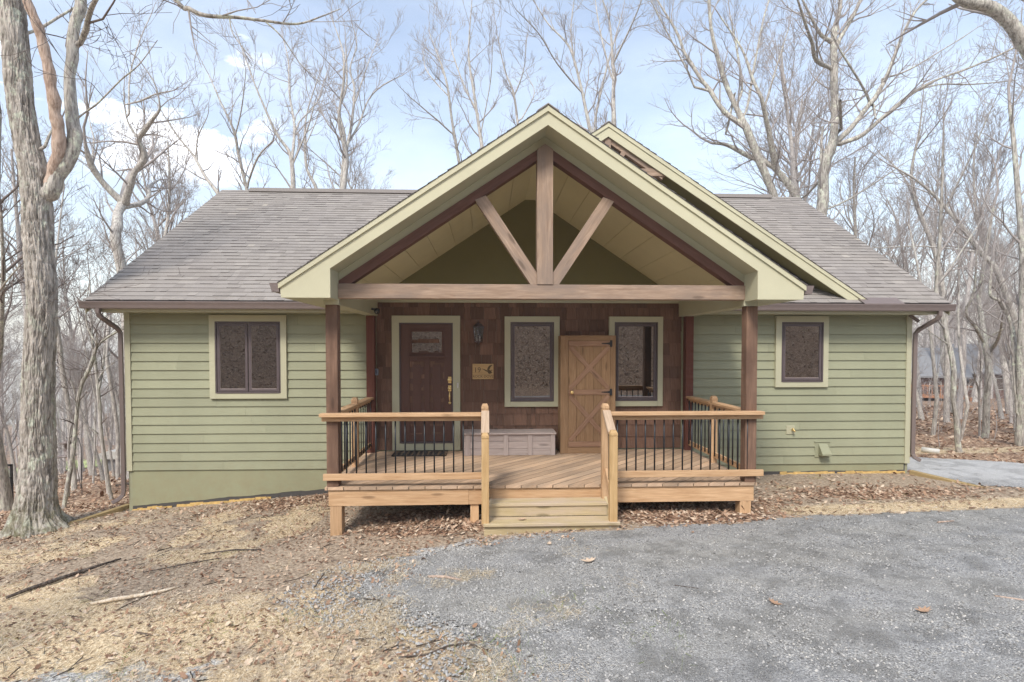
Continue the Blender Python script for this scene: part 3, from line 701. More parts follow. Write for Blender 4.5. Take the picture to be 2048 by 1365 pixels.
# closed eave boxes
for s_ in (-1,1):
    xo=XC+s_*(PH-.025); xi=XC+s_*2.620
    p=[(xi,2.380),(xo,2.380),(xo,4.62-PS*(PH-.025)),(xi,4.62-PS*2.62)]
    if s_<0: p=p[::-1]
    b=MB(); b.prism(p,-2.776,-.42,.5); b.build('eave_box',M['trim'],pr)
    # side beam carried by the posts
    a,c=sorted((XC+s_*2.612,XC+s_*2.80)); b=MB(); b.box(a,c,-2.45,-.0,2.322,2.62,.5); b.build('side_beam',M['trim'],pr,.002)
gutter(-2.80,-.46,XC-PH+.01,2.445,pr,'y',1,.105,.115); gutter(-2.80,-.46,XC+PH-.01,2.445,pr,'y',-1,.105,.115)
# soffit under the overhang, frieze above the truss, ceiling
def sof(b,z,y0,y1_,th,dmax,sl=PS,xc=XC,d0=0.,tint=.5):
    for s_ in (-1,1):
        p=[(xc+s_*d0,z-sl*d0),(xc+s_*dmax,z-sl*dmax),(xc+s_*dmax,z-sl*dmax+th),(xc+s_*d0,z-sl*d0+th)]
        if s_<0: p=p[::-1]
        b.prism(p,y0,y1_,tint)
b=MB(); sof(b,4.476,-2.776,-2.40,.02,2.617); b.build('soffit',M['trim'],pr)
b=MB(); chevron(b,XC,4.475,4.30,PS,XC-2.62,XC+2.62,-2.425,-2.36); b.build('frieze_board',M['trim'],pr)
b=MB(); w=.30; d=.075
sof(b,4.395,-2.37,0.,.006,2.66,tint=.0)
while d<2.6:
    sof(b,4.38,-2.37,0.,.012,min(d+w-.006,2.62),d0=d,tint=random.random()); d+=w
b.prism([(XC-.09,4.322),(XC+.09,4.322),(XC+.09,4.336),(XC-.09,4.336)],-2.37,0.,.5)
b.build('ceiling',M['ceiling'],pr)
# timber truss
b=MB(); b.box(-1.887,3.365,-2.462,-2.30,2.400,2.587,.5); b.build('tie_beam',M['timber'],house,.006)
b=MB(); 
b.prism([(.634,2.588),(.836,2.588),(.836,4.30),(.735,4.367),(.634,4.30)],-2.475,-2.29,.5)
# grain runs up the post
b.uv=[(v[2]+3,v[0]+v[1]) for v in [b.v[i] for f in b.f for i in f]]
b.build('king_post',M['timber'],house,.006)
for s_ in (-1,1):
    xe=XC+s_*2.622; xk=XC+s_*.102
    za=4.366; zb=4.236
    p=[(xk,zb-PS*.102),(XC+s_*2.465,2.588),(xe,2.588),(xe,za-PS*2.622),(xk,za-PS*.102)]
    if s_<0: p=p[::-1]
    b=MB(); b.prism(p,-2.448,-2.31,.5)
    L=[]
    for f in b.f:
        for i in f: v=b.v[i]; q=(v[0]*s_*.83-v[2]*.55); L.append((q+2,v[2]*.83+v[0]*s_*.55+v[1]))
    b.uv=L; b.build('truss_rafter',M['timberd'],house,.005)
for s_ in (-1,1):
    mx=lambda x:XC+s_*abs(x-XC)
    p=[(mx(.551),2.589),(mx(.632),2.589),(mx(.632),2.735),(mx(-.017),3.712),(mx(-.157),3.655)]
    p=[(x,z) for x,z in p]
    if s_>0: p=p[::-1]
    b=MB(); b.prism(p,-2.455,-2.33,.5); L=[]
    for f in b.f:
        for i in f: v=b.v[i]; L.append((v[0]*-s_*-.55*1.+v[2]*.83+s_*3,v[0]*s_*.83*1.+v[2]*.55*-1*-1*1.+v[1])) if False else L.append(((v[2]*.83+(v[0]-XC)*s_*.55)+5+s_,((v[0]-XC)*s_*.83-v[2]*.55)+v[1]))
    b.uv=L; b.build('truss_strut',M['timber'],house,.006)
# second, larger gable behind
GC=2.018; GH=4.52; GS=.651; 
gr,gze=gable(GC,5.535,GH,-.37,4.2,GS,'cross_gable_roof',0,0,0)
b=MB(); chevron(b,GC,5.52,5.455,GS,GC-4.45,GC+4.50,-.362,-.335); b.build('rake_trim',M['fascia'],gr,.002)
b=MB()
for s_ in (-1,1):
    zt,zb,zc=5.46,5.30,2.60
    do=(zt-zc)/GS; di=(zb-zc)/GS
    p=[(GC,zt),(GC,zb),(GC+s_*di,zc),(GC+s_*do,zc)]
    if s_<0: p=p[::-1]
    b.prism(p,-.345,-.32,.5)
b.build('fascia_board',M['fascia'],gr,.0015)
b=MB(); sof(b,5.303,-.32,.0,.015,4.1,GS,GC); b.build('soffit',M['darkgreen'],gr)
b=MB(); b.prism([(GC-4.,2.6),(GC+4.,2.6),(GC,5.2)],.0,.03,.5); b.build('gable_wall',M['shake'],gr)
b=MB(); zt=5.300
for s_ in (-1,1):
    p=[(GC+s_*.05,zt-.02),(GC+s_*.05,zt-.115),(GC+s_*.93,zt-.115-GS*.88),(GC+s_*.93,zt-.02-GS*.88)]
    if s_<0: p=p[::-1]
    b.prism(p,-.30,-.22,.4)
    b.bar((GC+s_*.30,-.26,5.10),(GC+s_*.05,-.26,4.70),.08,.085,(0,1,0),.6)
b.box(GC-.05,GC+.05,-.315,-.20,4.70,5.29,.6,2)
b.box(GC-1.02,GC+1.02,-.315,-.21,4.665,4.79,.7)
b.build('gable_truss',M['timber'],gr,.004)
# ---------------- fixtures on the wall
b=MB(); b.box(5.296,5.444,-.035,0,.247,.40,.5); b.build('tap_block',M['trim'],house,.003)
b=MB(); b.tube([(5.40,-.035,.325),(5.40,-.09,.325),(5.41,-.11,.30)],.016,8,.5); b.lathe((5.385,-.085,.335),[(0,.008),(.028,.006),(.028,-.006),(0,-.008)],10,.5,'x'); tp=b.build('tap',M['brass'],house)
b=MB(); b.box(5.821,6.092,-.03,0,-.17,.095,.5); b.box(5.815,6.098,-.042,0,.095,.115,.6)
b.hexa([(5.875,-.17,-.12),(6.045,-.17,-.12),(5.885,-.03,-.14),(6.045,-.03,-.14),(5.875,-.17,-.09),(6.045,-.17,-.09),(5.885,-.03,.075),(6.045,-.03,.075)],.4)
b.build('dryer_vent_hood',M['siding'],house,.003)
# lantern, sign, camera, key box
ln=empty('wall_lantern',(-.155,-.02,1.86),'dark metal wall lantern with candle bulbs right of the front door','lantern')
b=MB(); b.box(-.205,-.105,-.045,-.02,1.93,2.17,.5); b.tube([(-.155,-.04,2.20),(-.155,-.09,2.24),(-.155,-.13,2.235)],.009,8,.5); b.build('wall_plate',M['black'],ln,.004)
b=MB(); b.lathe((-.155,-.13,2.13),[(.098,0),(.095,.012),(.06,.05),(.035,.062),(.014,.07),(.010,.10),(.012,.115),(.0,.12)],4,.5); b.lathe((-.155,-.13,1.86),[(.0,-.03),(.012,-.02),(.01,0),(.05,.012),(.056,.03),(.0,.03)],8,.5)
for q in range(4):
    a=math.pi/4+q*math.pi/2
    a=q*math.pi/2; b.tube([(-.155+.058*math.cos(a),-.13+.058*math.sin(a),1.885),(-.155+.092*math.cos(a),-.13+.092*math.sin(a),2.135)],.006,4,.5)
b.build('lantern_frame',M['frame'],ln)
b=MB(); b.lathe((-.155,-.13,1.89),[(.054,0),(.086,.24)],4,.5,'z',False); b.build('lantern_glass',M['lampglass'],ln)
for x,l in ((-.178,.12),(-.135,.10)):
    b=MB(); b.tube([(x,-.13,1.89),(x,-.13,1.89+l)],.010,8,.5); b.build('candle',M['white'],ln)
    b=MB(); b.lathe((x,-.13,1.89+l),[(.008,0),(.014,.02),(.013,.035),(.004,.06),(0,.066)],8,.5); b.build('bulb',M['lampglass'],ln)
sg=empty('house_sign',(-.08,-.02,1.24),'small wooden house number sign reading 19 with a bird','sign')
b=MB(); b.box(-.26,.103,-.045,-.022,1.237,1.502,.5); b.build('sign_board',wood('sign_wood',hx('#b08f62'),hx('#caab7c'),.05,False,.8),sg,.003)
ink=plain('sign_ink',hx('#57462f'),.8)
def text(s_,x,z,size,name,parent,m,y=-.0455):
    cu=bpy.data.curves.new(name,'FONT'); cu.body=s_; cu.size=size; cu.extrude=.001; cu.align_x='CENTER'
    o=bpy.data.objects.new(name,cu); COL.objects.link(o); dg=bpy.context.evaluated_depsgraph_get(); me=bpy.data.meshes.new_from_object(o.evaluated_get(dg))
    bpy.data.objects.remove(o); me.materials.clear(); me.materials.append(m)
    co=np.empty(len(me.vertices)*3,'f'); me.vertices.foreach_get('co',co); co=co.reshape(-1,3)
    co=np.stack([co[:,0]+x,y-co[:,2]-.0005,co[:,1]+z],1); me.vertices.foreach_set('co',co.astype('f').ravel()); me.update()
    return link(name,me,parent)
text('19',-.175,1.355,.125,'number',sg,ink); text('ROCK DOVE',-.078,1.265,.062,'lettering',sg,ink)
b=MB(); Y0,Y1=-.0468,-.0455
for poly in ([(-.10,1.42),(-.06,1.41),(.0,1.385),(.01,1.365),(-.02,1.37),(-.06,1.395)],[(-.01,1.40),(.03,1.40),(.055,1.45),(.09,1.482),(.04,1.478),(.01,1.45)],[(.0,1.40),(.045,1.395),(.07,1.37),(.055,1.335),(.02,1.33),(.0,1.36)],[(.05,1.395),(.085,1.40),(.075,1.38)],[(.04,1.335),(.06,1.335),(.085,1.355),(.06,1.365)]):
    b.prism(poly[::-1],Y0,Y1,.5)
b.box(-.25,.09,Y0+.0006,Y1,1.325,1.327,.5)
b.build('bird_motif',ink,sg)
cm=empty('security_camera',(-1.78,-.3,2.33),'small black camera on the green beam above the porch','camera')
b=MB(); b.tube([(-1.85,-.62,2.40),(-1.80,-.62,2.39)],.02,10,.5); b.lathe((-1.765,-.62,2.37),[(0,-.055),(.03,-.05),(.045,-.02),(.045,.02),(.03,.04),(0,.045)],14,.5); b.build('camera_body',M['black'],cm)
b=MB(); b.lathe((-1.765,-.66,2.355),[(0,.014),(.014,.01),(.016,0)],10,.5,'y'); b.build('lens',M['glass'],cm)
kb=empty('wall_sensor_box',(-1.88,-.1,1.36),'small grey box on the porch side of the left rear post','box')
b=MB(); b.box(-1.905,-1.855,-.125,-.06,1.31,1.425,.5); b.build('box_body',plain('grey_plastic',hx('#6f7682'),.5),kb,.008)
b=MB(); b.box(-1.895,-1.865,-.129,-.125,1.34,1.40,.5); b.build('cover',plain('dark_plastic',hx('#4a5060'),.4),kb,.001)
# ------------------------------------------------------------------ PORCH
porch=empty('porch',(.74,-1.2,-.5),'wooden front porch with diagonal deck boards, railings, posts and two steps','porch')
DX0,DX1,DY0=-2.07,3.545,-2.455
def clip(poly,n,c):
    out=[]
    for i in range(len(poly)):
        a,b_=poly[i],poly[(i+1)%len(poly)]; da=a[0]*n[0]+a[1]*n[1]-c; db=b_[0]*n[0]+b_[1]*n[1]-c
        if da<=0: out.append(a)
        if da*db<0: t=da/(da-db); out.append((a[0]+(b_[0]-a[0])*t,a[1]+(b_[1]-a[1])*t))
    return out
b=MB(); pitch=.1455; q=math.sqrt(.5); k=-40
while k<60:
    c0=k*pitch+random.uniform(-.001,.001); c1=c0+pitch-.0075; k+=1   # board runs along (1,1)
    poly=[(DX0,DY0),(DX1,DY0),(DX1,-.03),(DX0,-.03)]
    poly=clip(poly,(-q,q),c1); poly=clip(poly,(q,-q),-c0) if poly else poly
    if len(poly)<3: continue
    t=random.random(); ou=random.uniform(0,40); zt=random.uniform(-.0015,0)
    def F(pts,tt=None):
        b.face(pts,[(ou+(p[0]+p[1])*q,(p[1]-p[0])*q+p[2]+k*.3) for p in pts],t if tt is None else tt)
    F([(x,y,zt) for x,y in poly]); n=len(poly)
    for i in range(n):
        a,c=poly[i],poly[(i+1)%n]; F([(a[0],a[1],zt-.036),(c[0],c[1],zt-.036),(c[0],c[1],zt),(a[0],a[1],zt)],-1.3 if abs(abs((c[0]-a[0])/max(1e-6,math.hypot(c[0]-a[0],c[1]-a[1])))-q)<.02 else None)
b.build('deck_boards',M['deck'],porch)
b=MB(); b.box(-2.03,-.245,-2.43,-2.392,-.248,-.037,.5); b.box(-.243,1.60,-2.428,-2.39,-.248,-.037,.4); b.box(1.602,3.515,-2.43,-2.392,-.246,-.037,.8)
b.box(-2.03,-1.992,-2.39,-.06,-.248,-.037,.4); b.box(3.477,3.515,-2.39,-.06,-.246,-.037,.4)
b.build('rim_board',M['rail'],porch,.002)
b=MB()
for x in np.arange(-1.6,3.4,.4): b.box(x,x+.038,-2.39,-.06,-.225,-.038,.3)
b.build('joist',M['step'],porch)
def foot(x0,x1,y0,y1_,ztop=-.25): 
    b=MB(); z=min(Tf(x0,y0),Tf(x1,y0))-.12; b.box(x0,x1,y0,y1_,z,ztop,None,2); b.build('footing_post',M['rail'],porch,.004)
foot(-2.015,-1.865,-2.425,-2.28); foot(3.335,3.485,-2.425,-2.28); foot(-.225,-.115,-2.40,-2.29); foot(1.6,1.71,-2.40,-2.29)
# posts that carry the roof
def post(x0,x1,y0,y1_,z0,z1,m,lab=None):
    b=MB(); b.box(x0,x1,y0,y1_,z0,z1,None,2); o=b.build('post',m,porch,.004)
    if lab:o['label']=lab
post(-2.050,-1.902,-2.432,-2.285,-.0,2.322,M['post']); post(3.395,3.543,-2.432,-2.285,-.0,2.322,M['post'])
post(-2.040,-1.905,-.165,-.03,0,2.322,M['postd'],'dark stained post against the wall'); post(3.425,3.56,-.165,-.03,0,2.322,M['postd'],'dark stained post against the wall')
def cap4(b,x0,x1,y0,y1_,z,t=None):
    t=random.random() if t is None else t
    b.box(x0-.001,x1+.001,y0-.001,y1_+.001,z-.065,z-.035,t,2)
    m=.016; b.hexa([(x0,y0,z-.035),(x1,y0,z-.035),(x0,y1_,z-.035),(x1,y1_,z-.035),(x0+m,y0+m,z),(x1-m,y0+m,z),(x0+m,y1_-m,z),(x1-m,y1_-m,z)],t)
def newel(x0,x1,y0,y1_,z0,z1,m=None):
    b=MB(); t=random.random(); b.box(x0,x1,y0,y1_,z0,z1-.071,t,2); cap4(b,x0,x1,y0,y1_,z1,t)
    b.box(x0+.003,x1-.003,y0+.003,y1_-.003,z1-.071,z1-.065,0.,2)
    return b.build('newel_post',m or M['newel'],porch,.003)
newel(-.078,.011,-2.525,-2.436,-.30,1.062,M['rail']); newel(1.472,1.561,-2.525,-2.436,-.30,1.058,M['rail'])
newel(-.074,.016,-2.935,-2.846,-.345,.752); newel(1.482,1.575,-2.935,-2.846,-.345,.775)
newel(-2.03,-1.94,-1.25,-1.16,0,1.035,M['rail']); newel(3.45,3.54,-1.22,-1.13,0,1.035,M['rail'])
def railing(x0,x1,xs0,xs1,n):
    b=MB(); b.box(x0,x1,-2.545,-2.415,.905,.948,.6); b.build('rail_cap',M['rail'],porch,.004)
    b=MB(); b.box(x0+.012,x1,-2.475,-2.437,.843,.902,.4); b.build('top_rail',M['rail'],porch,.003)
    b=MB(); b.box(x0+.025,x1,-2.475,-2.437,.090,.173,.55); b.build('bottom_rail',M['rail'],porch,.003)
    for i in range(n):
        x=xs0+(xs1-xs0)*i/(n-1); b=MB(); b.tube([(x,-2.425,.14),(x,-2.425,.87)],.0105,8,.5); b.build('baluster',M['baluster'],porch)
railing(-2.110,-.080,-1.80,-.19,14)
railing(3.598,1.563,1.690,3.42,15)
for s_,xm in ((-1,-1.985),(1,3.495)):
    for y0,y1_ in ((-2.285,-1.25),(-1.16,-.165)) if s_<0 else ((-2.285,-1.22),(-1.13,-.165)):
        n=7; b=MB(); b.box(xm-.065,xm+.065,y0,y1_,.905,.943,.5,1); b.build('rail_cap',M['rail'],porch,.004)
        b=MB(); b.box(xm-.019,xm+.019,y0,y1_,.843,.902,.4,1); b.build('top_rail',M['rail'],porch,.003)
        b=MB(); b.box(xm-.019,xm+.019,y0,y1_,.090,.173,.4,1); b.build('bottom_rail',M['rail'],porch,.003)
        for i in range(n):
            y=y0+(y1_-y0)*(i+.5)/n; b=MB(); b.tube([(xm-s_*.03,y,.12),(xm-s_*.03,y,.87)],.0105,8,.5); b.build('baluster',M['baluster'],porch)
# stair rail on the right: sloping cap, lower rail, one baluster; and its twin on the left
for xm in (1.522,-.030):
    b=MB(); b.bar((xm,-2.525,.965),(xm,-2.86,.735),.10,.038,(0,0,1),.5); b.build('stair_rail_cap',M['cap'],porch,.003)
    b=MB(); b.bar((xm,-2.52,.20),(xm,-2.86,-.05),.038,.075,(0,0,1),.5); b.build('stair_bottom_rail',M['rail'],porch,.003)
    b=MB(); b.tube([(xm,-2.69,.03),(xm,-2.69,.84)],.0105,8,.5); b.build('baluster',M['baluster'],porch)
b=MB(); b.box(.018,1.50,-2.70,-2.445,-.205,-.168,.6); st=b.build('step_tread',M['step'],porch,.004)
b=MB(); b.box(-.052,1.605,-2.965,-2.69,-.372,-.335,.5); b.build('step_tread',M['step'],porch,.004)
b=MB(); b.box(.018,1.50,-2.68,-2.645,-.334,-.206,.3); b.build('step_riser',M['step'],porch,.002)
b=MB(); b.box(-.045,1.598,-2.93,-2.90,-.56,-.373,.3); b.box(-.04,-.004,-2.90,-2.43,-.56,-.373); b.box(1.56,1.595,-2.90,-2.43,-.56,-.373); b.build('step_riser',M['step'],porch,.002)
for x0 in (-.02,1.50):
    b=MB(); b.prism([(-2.88,-.5),(-2.43,-.5),(-2.43,-.05),(-2.60,-.21),(-2.66,-.21),(-2.66,-.372),(-2.88,-.372)],x0,x0+.036,.4,'x'); b.build('stringer',M['step'],porch)
# ------------------------------------------------------------------ storage cupboard, chest, mat
cl=empty('storage_cupboard',(1.72,-.25,0),'tall brown wooden storage cupboard with X braced door','cupboard')
cx0,cx1,cy0=1.222,2.150,-.375; cz=1.985
b=MB(); b.box(cx0,cx0+.02,cy0+.02,-.03,0,cz-.02,.4,2); b.box(cx1-.02,cx1,cy0+.02,-.03,0,cz-.02,.4,2); b.box(cx0,cx1,cy0,-.03,cz-.02,cz,.6); b.box(cx0+.02,cx1-.02,-.05,-.03,.02,cz-.02,.3,2)
b.build('carcass',M['closet'],cl,.003)
b=MB(); b.box(cx0,cx0+.125,cy0,cy0+.02,0,cz-.02,.5,2); b.box(cx1-.09,cx1,cy0,cy0+.02,0,cz-.02,.45,2); b.box(cx0+.125,cx1-.09,cy0,cy0+.02,cz-.09,cz-.02,.6); b.box(cx0+.125,cx1-.09,cy0,cy0+.02,0,.115,.5)
b.build('face_frame',M['closet'],cl,.002)
d0,d1,dz0,dz1=cx0+.128,cx1-.093,.118,cz-.093
b=MB(); n=5; w=(d1-d0)/n
for i in range(n): b.box(d0+i*w+.0015,d0+(i+1)*w-.0015,cy0-.002,cy0+.018,dz0,dz1,None,2)
door2=b.build('cupboard_door',M['closet'],cl,.0015)
b=MB(); zm=(dz0+dz1)/2+.03; h=.085
b.box(d0,d1,cy0-.018,cy0-.0025,dz1-h,dz1,.5); b.box(d0,d1,cy0-.018,cy0-.0025,dz0,dz0+h,.4); b.box(d0,d1,cy0-.018,cy0-.0025,zm-h/2,zm+h/2,.5)
for lo,hi in ((dz0+h,zm-h/2),(zm+h/2,dz1-h)):
    b.bar((d0+.03,cy0-.010,lo+.02),(d1-.03,cy0-.010,hi-.02),.013,.075,(0,0,1),.5)
    b.bar((d0+.03,cy0-.0085,hi-.02),(d1-.03,cy0-.0085,lo+.02),.010,.075,(0,0,1),.45)
b.build('cross_brace',M['closetx'],door2,.0015)
for z in (dz1-h/2,zm):
    b=MB(); yy=cy0-.019
    b.prism([(d1+.03,z-.055),(d1+.03,z+.055),(d1-.01,z+.055),(d1-.01,z+.022),(d1-.05,z+.012),(d1-.15,z+.006),(d1-.15,z-.006),(d1-.05,z-.012),(d1-.01,z-.022),(d1-.01,z-.055)][::-1],yy-.005,yy,.5)
    b.build('hinge',M['black'],door2)
b=MB(); b.lathe((d0+.055,cy0-.018,zm),[(.0,0),(.026,.002),(.012,.012),(.012,.03),(.028,.042),(.030,.055),(.018,.068),(0,.07)],16,.5,'y'); b.build('knob',M['brass'],door2)
ch=empty('storage_chest',(.36,-.24,0),'low silvery grey plank chest standing on the porch by the door','chest')
a0,a1,f0=-.395,1.118,-.47; hh=.345
b=MB(); n=3; w=hh/n
for i in range(n):
    b.box(a0,a1,f0,f0+.02,i*w+.001,(i+1)*w-.003,None); b.box(a0,a0+.02,f0+.02,-.06,i*w+.001,(i+1)*w-.003,None,1); b.box(a1-.02,a1,f0+.02,-.06,i*w+.001,(i+1)*w-.003,None,1)
b.box(a0+.02,a1-.02,-.08,-.06,0,hh,.4); b.box(a0+.02,a1-.02,f0+.02,-.08,.0,.02,.2)
b.build('chest_body',M['chest'],ch,.002)
for x in (a0+.03,a0+.66,a0+1.06,a1-.075): b=MB(); b.box(x,x+.075,f0-.018,f0,.0,hh,None,2); b.build('batten',M['chest'],ch,.002)
b=MB(); b.box(a0-.015,a1+.02,f0-.035,f0+.18,hh+.001,hh+.030,.6); b.box(a0-.015,a1+.02,f0+.183,-.05,hh+.001,hh+.030,.4); b.build('lid',M['chest'],ch,.004)
for x in (.12,.72):
    b=MB(); b.box(x,x+.06,-.07,-.045,hh+.02,hh+.038,.5); b.build('hinge',M['black'],ch)
mt=empty('doormat',(-1.1,-.28,0),'dark metal scroll doormat lying in front of the brown door','doormat')
b=MB(); mx0,mx1,my0,my1=-1.565,-.68,-.50,-.07; r=.009
b.tube([(mx0,my0,.012),(mx1,my0,.012),(mx1,my1,.012),(mx0,my1,.012),(mx0,my0,.012)],r,6,.5); b.build('border',M['black'],mt)
b=MB()
for i in range(9):
    for j in range(4):
        x=mx0+.05+(mx1-mx0-.1)*(i+.5)/9; y=my0+.03+(my1-my0-.06)*(j+.5)/4; R_=.036
        pts=[(x+R_*(1-k/14*.7)*math.cos(k*.75+i+j),y+R_*(1-k/14*.7)*math.sin(k*.75+i+j),.010) for k in range(14)]
        b.tube(pts,.0035,4,.5)
for j in range(5):
    y=my0+(my1-my0)*j/4; b.tube([(mx0,y,.010),(mx1,y,.010)],.004,4,.5)
b.build('scrollwork',M['black'],mt)
# ------------------------------------------------------------------ yard things
def timber(pts,w,h,label,name='landscape_timber'):
    b=MB()
    for p,q_ in zip(pts[:-1],pts[1:]): b.bar(p,q_,w,h)
    o=b.build(name,M['landscape'],None,.008); return tag(o,label,'edging','timber edging beside the house')
timber([(-6.16,.16,-.965),(-6.50,-.40,-1.035),(-6.86,-.98,-1.07)],.09,.13,'landscape timber running from the left house corner towards the big oak')
timber([(7.52,-.12,-.455),(7.95,-1.15,-.515)],.09,.12,'landscape timber at the right house corner beside the stone lane')
def stick(pts,r,m,label,name='fallen_branch',cat='branch',grp='sticks lying in the yard',side=()):
    b=MB(); P=[]
    for i,(x,y) in enumerate(pts): P.append((x,y,Tf(x,y)+r[min(i,len(r)-1)]*.8+.012))
    b.tube(P,[r[min(i,len(r)-1)] for i in range(len(P))],8,.5)
    for a,c,rr in side:
        b.tube([(a[0],a[1],Tf(*a)+rr+.02),(c[0],c[1],Tf(*c)+rr+.035)],[rr,rr*.5],6,.5)
    o=b.build(name,m); return tag(o,label,cat,grp)
M['darkstick']=bark('dark_dead_wood',hx('#3f3833'),hx('#6b6058'),hx('#77746a'),1.5,False,.3)
M['palestick']=bark('peeled_wood',hx('#cbb69a'),hx('#eadbc4'),hx('#e8dfd0'),1.5,False,.1)
stick([(-5.04,-3.56),(-4.97,-3.36),(-4.86,-3.2),(-4.80,-3.05),(-4.70,-2.95),(-4.64,-2.80),(-4.50,-2.60)],[.016,.020,.022,.019,.020,.016,.010],M['darkstick'],'long dark stick lying in the dead grass at far left')
stick([(-3.90,-3.97),(-3.7,-3.92),(-3.48,-3.875),(-3.3,-3.79),(-3.19,-3.71)],[.012,.02,.018,.014,.009],M['palestick'],'pale peeled stick on the straw in the left foreground',side=(((-3.5,-3.9),(-3.32,-3.75),.008),))
stick([(-.59,-4.05),(-.42,-4.10),(-.26,-4.20)],[.012,.014,.01],M['snag'],'short brown stick lying on the edge of the gravel',side=(((-.42,-4.1),(-.36,-4.2),.006),))
stick([(-2.75,-2.75),(-3.1,-2.66),(-3.5,-2.7)],[.008,.010,.006],M['darkstick'],'thin dark twig on bare soil left of the porch')
stick([(-3.9,-3.15),(-3.5,-3.0),(-3.15,-2.9)],[.006,.008,.005],M['darkstick'],'thin curved twig between the dark stick and the porch')
stick([(.0,-5.5),(-.15,-5.38),(-.3,-5.40),(-.45,-5.5),(-.65,-5.5)],[.005,.007,.007,.006,.004],M['darkstick'],'crooked dark twig near the bottom edge of the yard')
stick([(1.7,-4.6),(1.9,-4.68)],[.006,.005],M['darkstick'],'tiny dark twig on the gravel beside a pale leaf')
stick([(4.4,-4.95),(4.75,-5.12)],[.008,.006],M['snag'],'thin stick on the gravel at the right edge')
stick([(5.6,-2.95),(5.85,-2.9)],[.011,.009],M['snag'],'short stick on the gravel near the straw strip')
stick([(-5.6,-4.4),(-5.2,-4.2),(-4.9,-4.22)],[.010,.012,.008],M['darkstick'],'dark stick at the left edge nearer the camera')
stick([(-7.6,4.2),(-8.3,4.5),(-9.2,4.4)],[.05,.06,.03],M['darkstick'],'rotting log on the leaf covered woodland floor at left')
def leafobj(x,y,z,s,a,label,tilt=.25):
    V=[]
    for p in LEAF:
        u,v=p[0]*s,p[1]*s; c=.5*(v*v+u*u*.6)/s; V.append((x+u*math.cos(a)-v*math.sin(a),y+u*math.sin(a)+v*math.cos(a),z+.008+c+u*tilt*.3+.25*s*tilt))
    o=npmesh('fallen_leaf',V,np.array(LEAFF),M['leaf'],tint=np.full(16,random.uniform(.3,.95))); o.modifiers.new('solid','SOLIDIFY').thickness=.0015
    return tag(o,label,'leaf','single leaves lying on the gravel and step')
G=lambda x,y:Tf(x,y)+.012
leafobj(1.03,-3.97,G(1.03,-3.97),.085,.3,'curled brown oak leaf on gravel straight below the steps')
leafobj(.69,-3.41,G(.69,-3.41),.05,1.3,'small rust brown leaf on gravel close to the bottom step')
leafobj(2.42,-5.0,G(2.42,-5.),.062,2.,'pale tan oak leaf in the middle of the gravel')
leafobj(3.56,-5.19,G(3.56,-5.19),.075,.2,'long pale leaf on the gravel at lower right')
leafobj(2.40,-3.21,G(2.4,-3.21),.03,.9,'tiny orange leaf on gravel right of the steps')
leafobj(.42,-2.83,-.335,.06,.2,'brown curled leaf lying on the bottom porch step')
leafobj(1.47,-.47,.0,.03,.7,'tiny pale leaf on the deck before the cupboard')
b=MB(); z=Tf(9.79,2.15)+.06; b.tube([(9.68,2.26,z),(9.93,2.06,z-.02)],.06,16,.5); o=b.build('drain_pipe',M['white']); tag(o,'short white drain pipe lying beyond the stone lane','pipe')
# ------------------------------------------------------------------ TREES
class TB:
    def __init__(s): s.V=[];s.F=[];s.n=0
    def tube(s,P,R,k):
        P=np.asarray(P,float);R=np.asarray(R,float);m=len(P)
        D=np.gradient(P,axis=0); D/=np.linalg.norm(D,axis=1,keepdims=True)+1e-9
        ref=np.array([0,1.,0]) if abs(D[0,1])<.8 else np.array([1.,0,0])
        A=np.cross(D,ref); A/=np.linalg.norm(A,axis=1,keepdims=True)+1e-9; B=np.cross(A,D)
        th=np.arange(k)*2*math.pi/k
        V=P[:,None]+R[:,None,None]*(np.cos(th)[None,:,None]*A[:,None]+np.sin(th)[None,:,None]*B[:,None])
        s.V.append(V.reshape(-1,3)); i=np.arange(m-1)[:,None]*k; j=np.arange(k)[None]; j2=(j+1)%k
        s.F.append((np.stack([i+j,i+j2,i+k+j2,i+k+j],2).reshape(-1,4))+s.n); s.n+=m*k
    def build(s,name,m,parent,origin=None):
        V=np.concatenate(s.V);F=np.concatenate(s.F); return npmesh(name,V,F,m,parent,smooth=True)
def spline(pts,n=4):
    """densify a polyline of (x,y,z,r) with a Catmull-Rom curve"""
    p=np.array(pts,float)
    if len(p)<3: return p
    q=np.vstack([2*p[0]-p[1],p,2*p[-1]-p[-2]]); out=[]
    for i in range(1,len(q)-2):
        for t in np.arange(n)/n:
            out.append(.5*((2*q[i])+(-q[i-1]+q[i+1])*t+(2*q[i-1]-5*q[i]+4*q[i+1]-q[i+2])*t*t+(-q[i-1]+3*q[i]-3*q[i+1]+q[i+2])*t**3))
    out.append(p[-1]); out=np.array(out); out[:,3]=np.maximum(out[:,3],.003); return out
def rdir(d,ang,rng):
    d=d/np.linalg.norm(d); r=rng.normal(size=3); r-=r@d*d; r/=np.linalg.norm(r)+1e-9
    return d*math.cos(ang)+r*math.sin(ang)
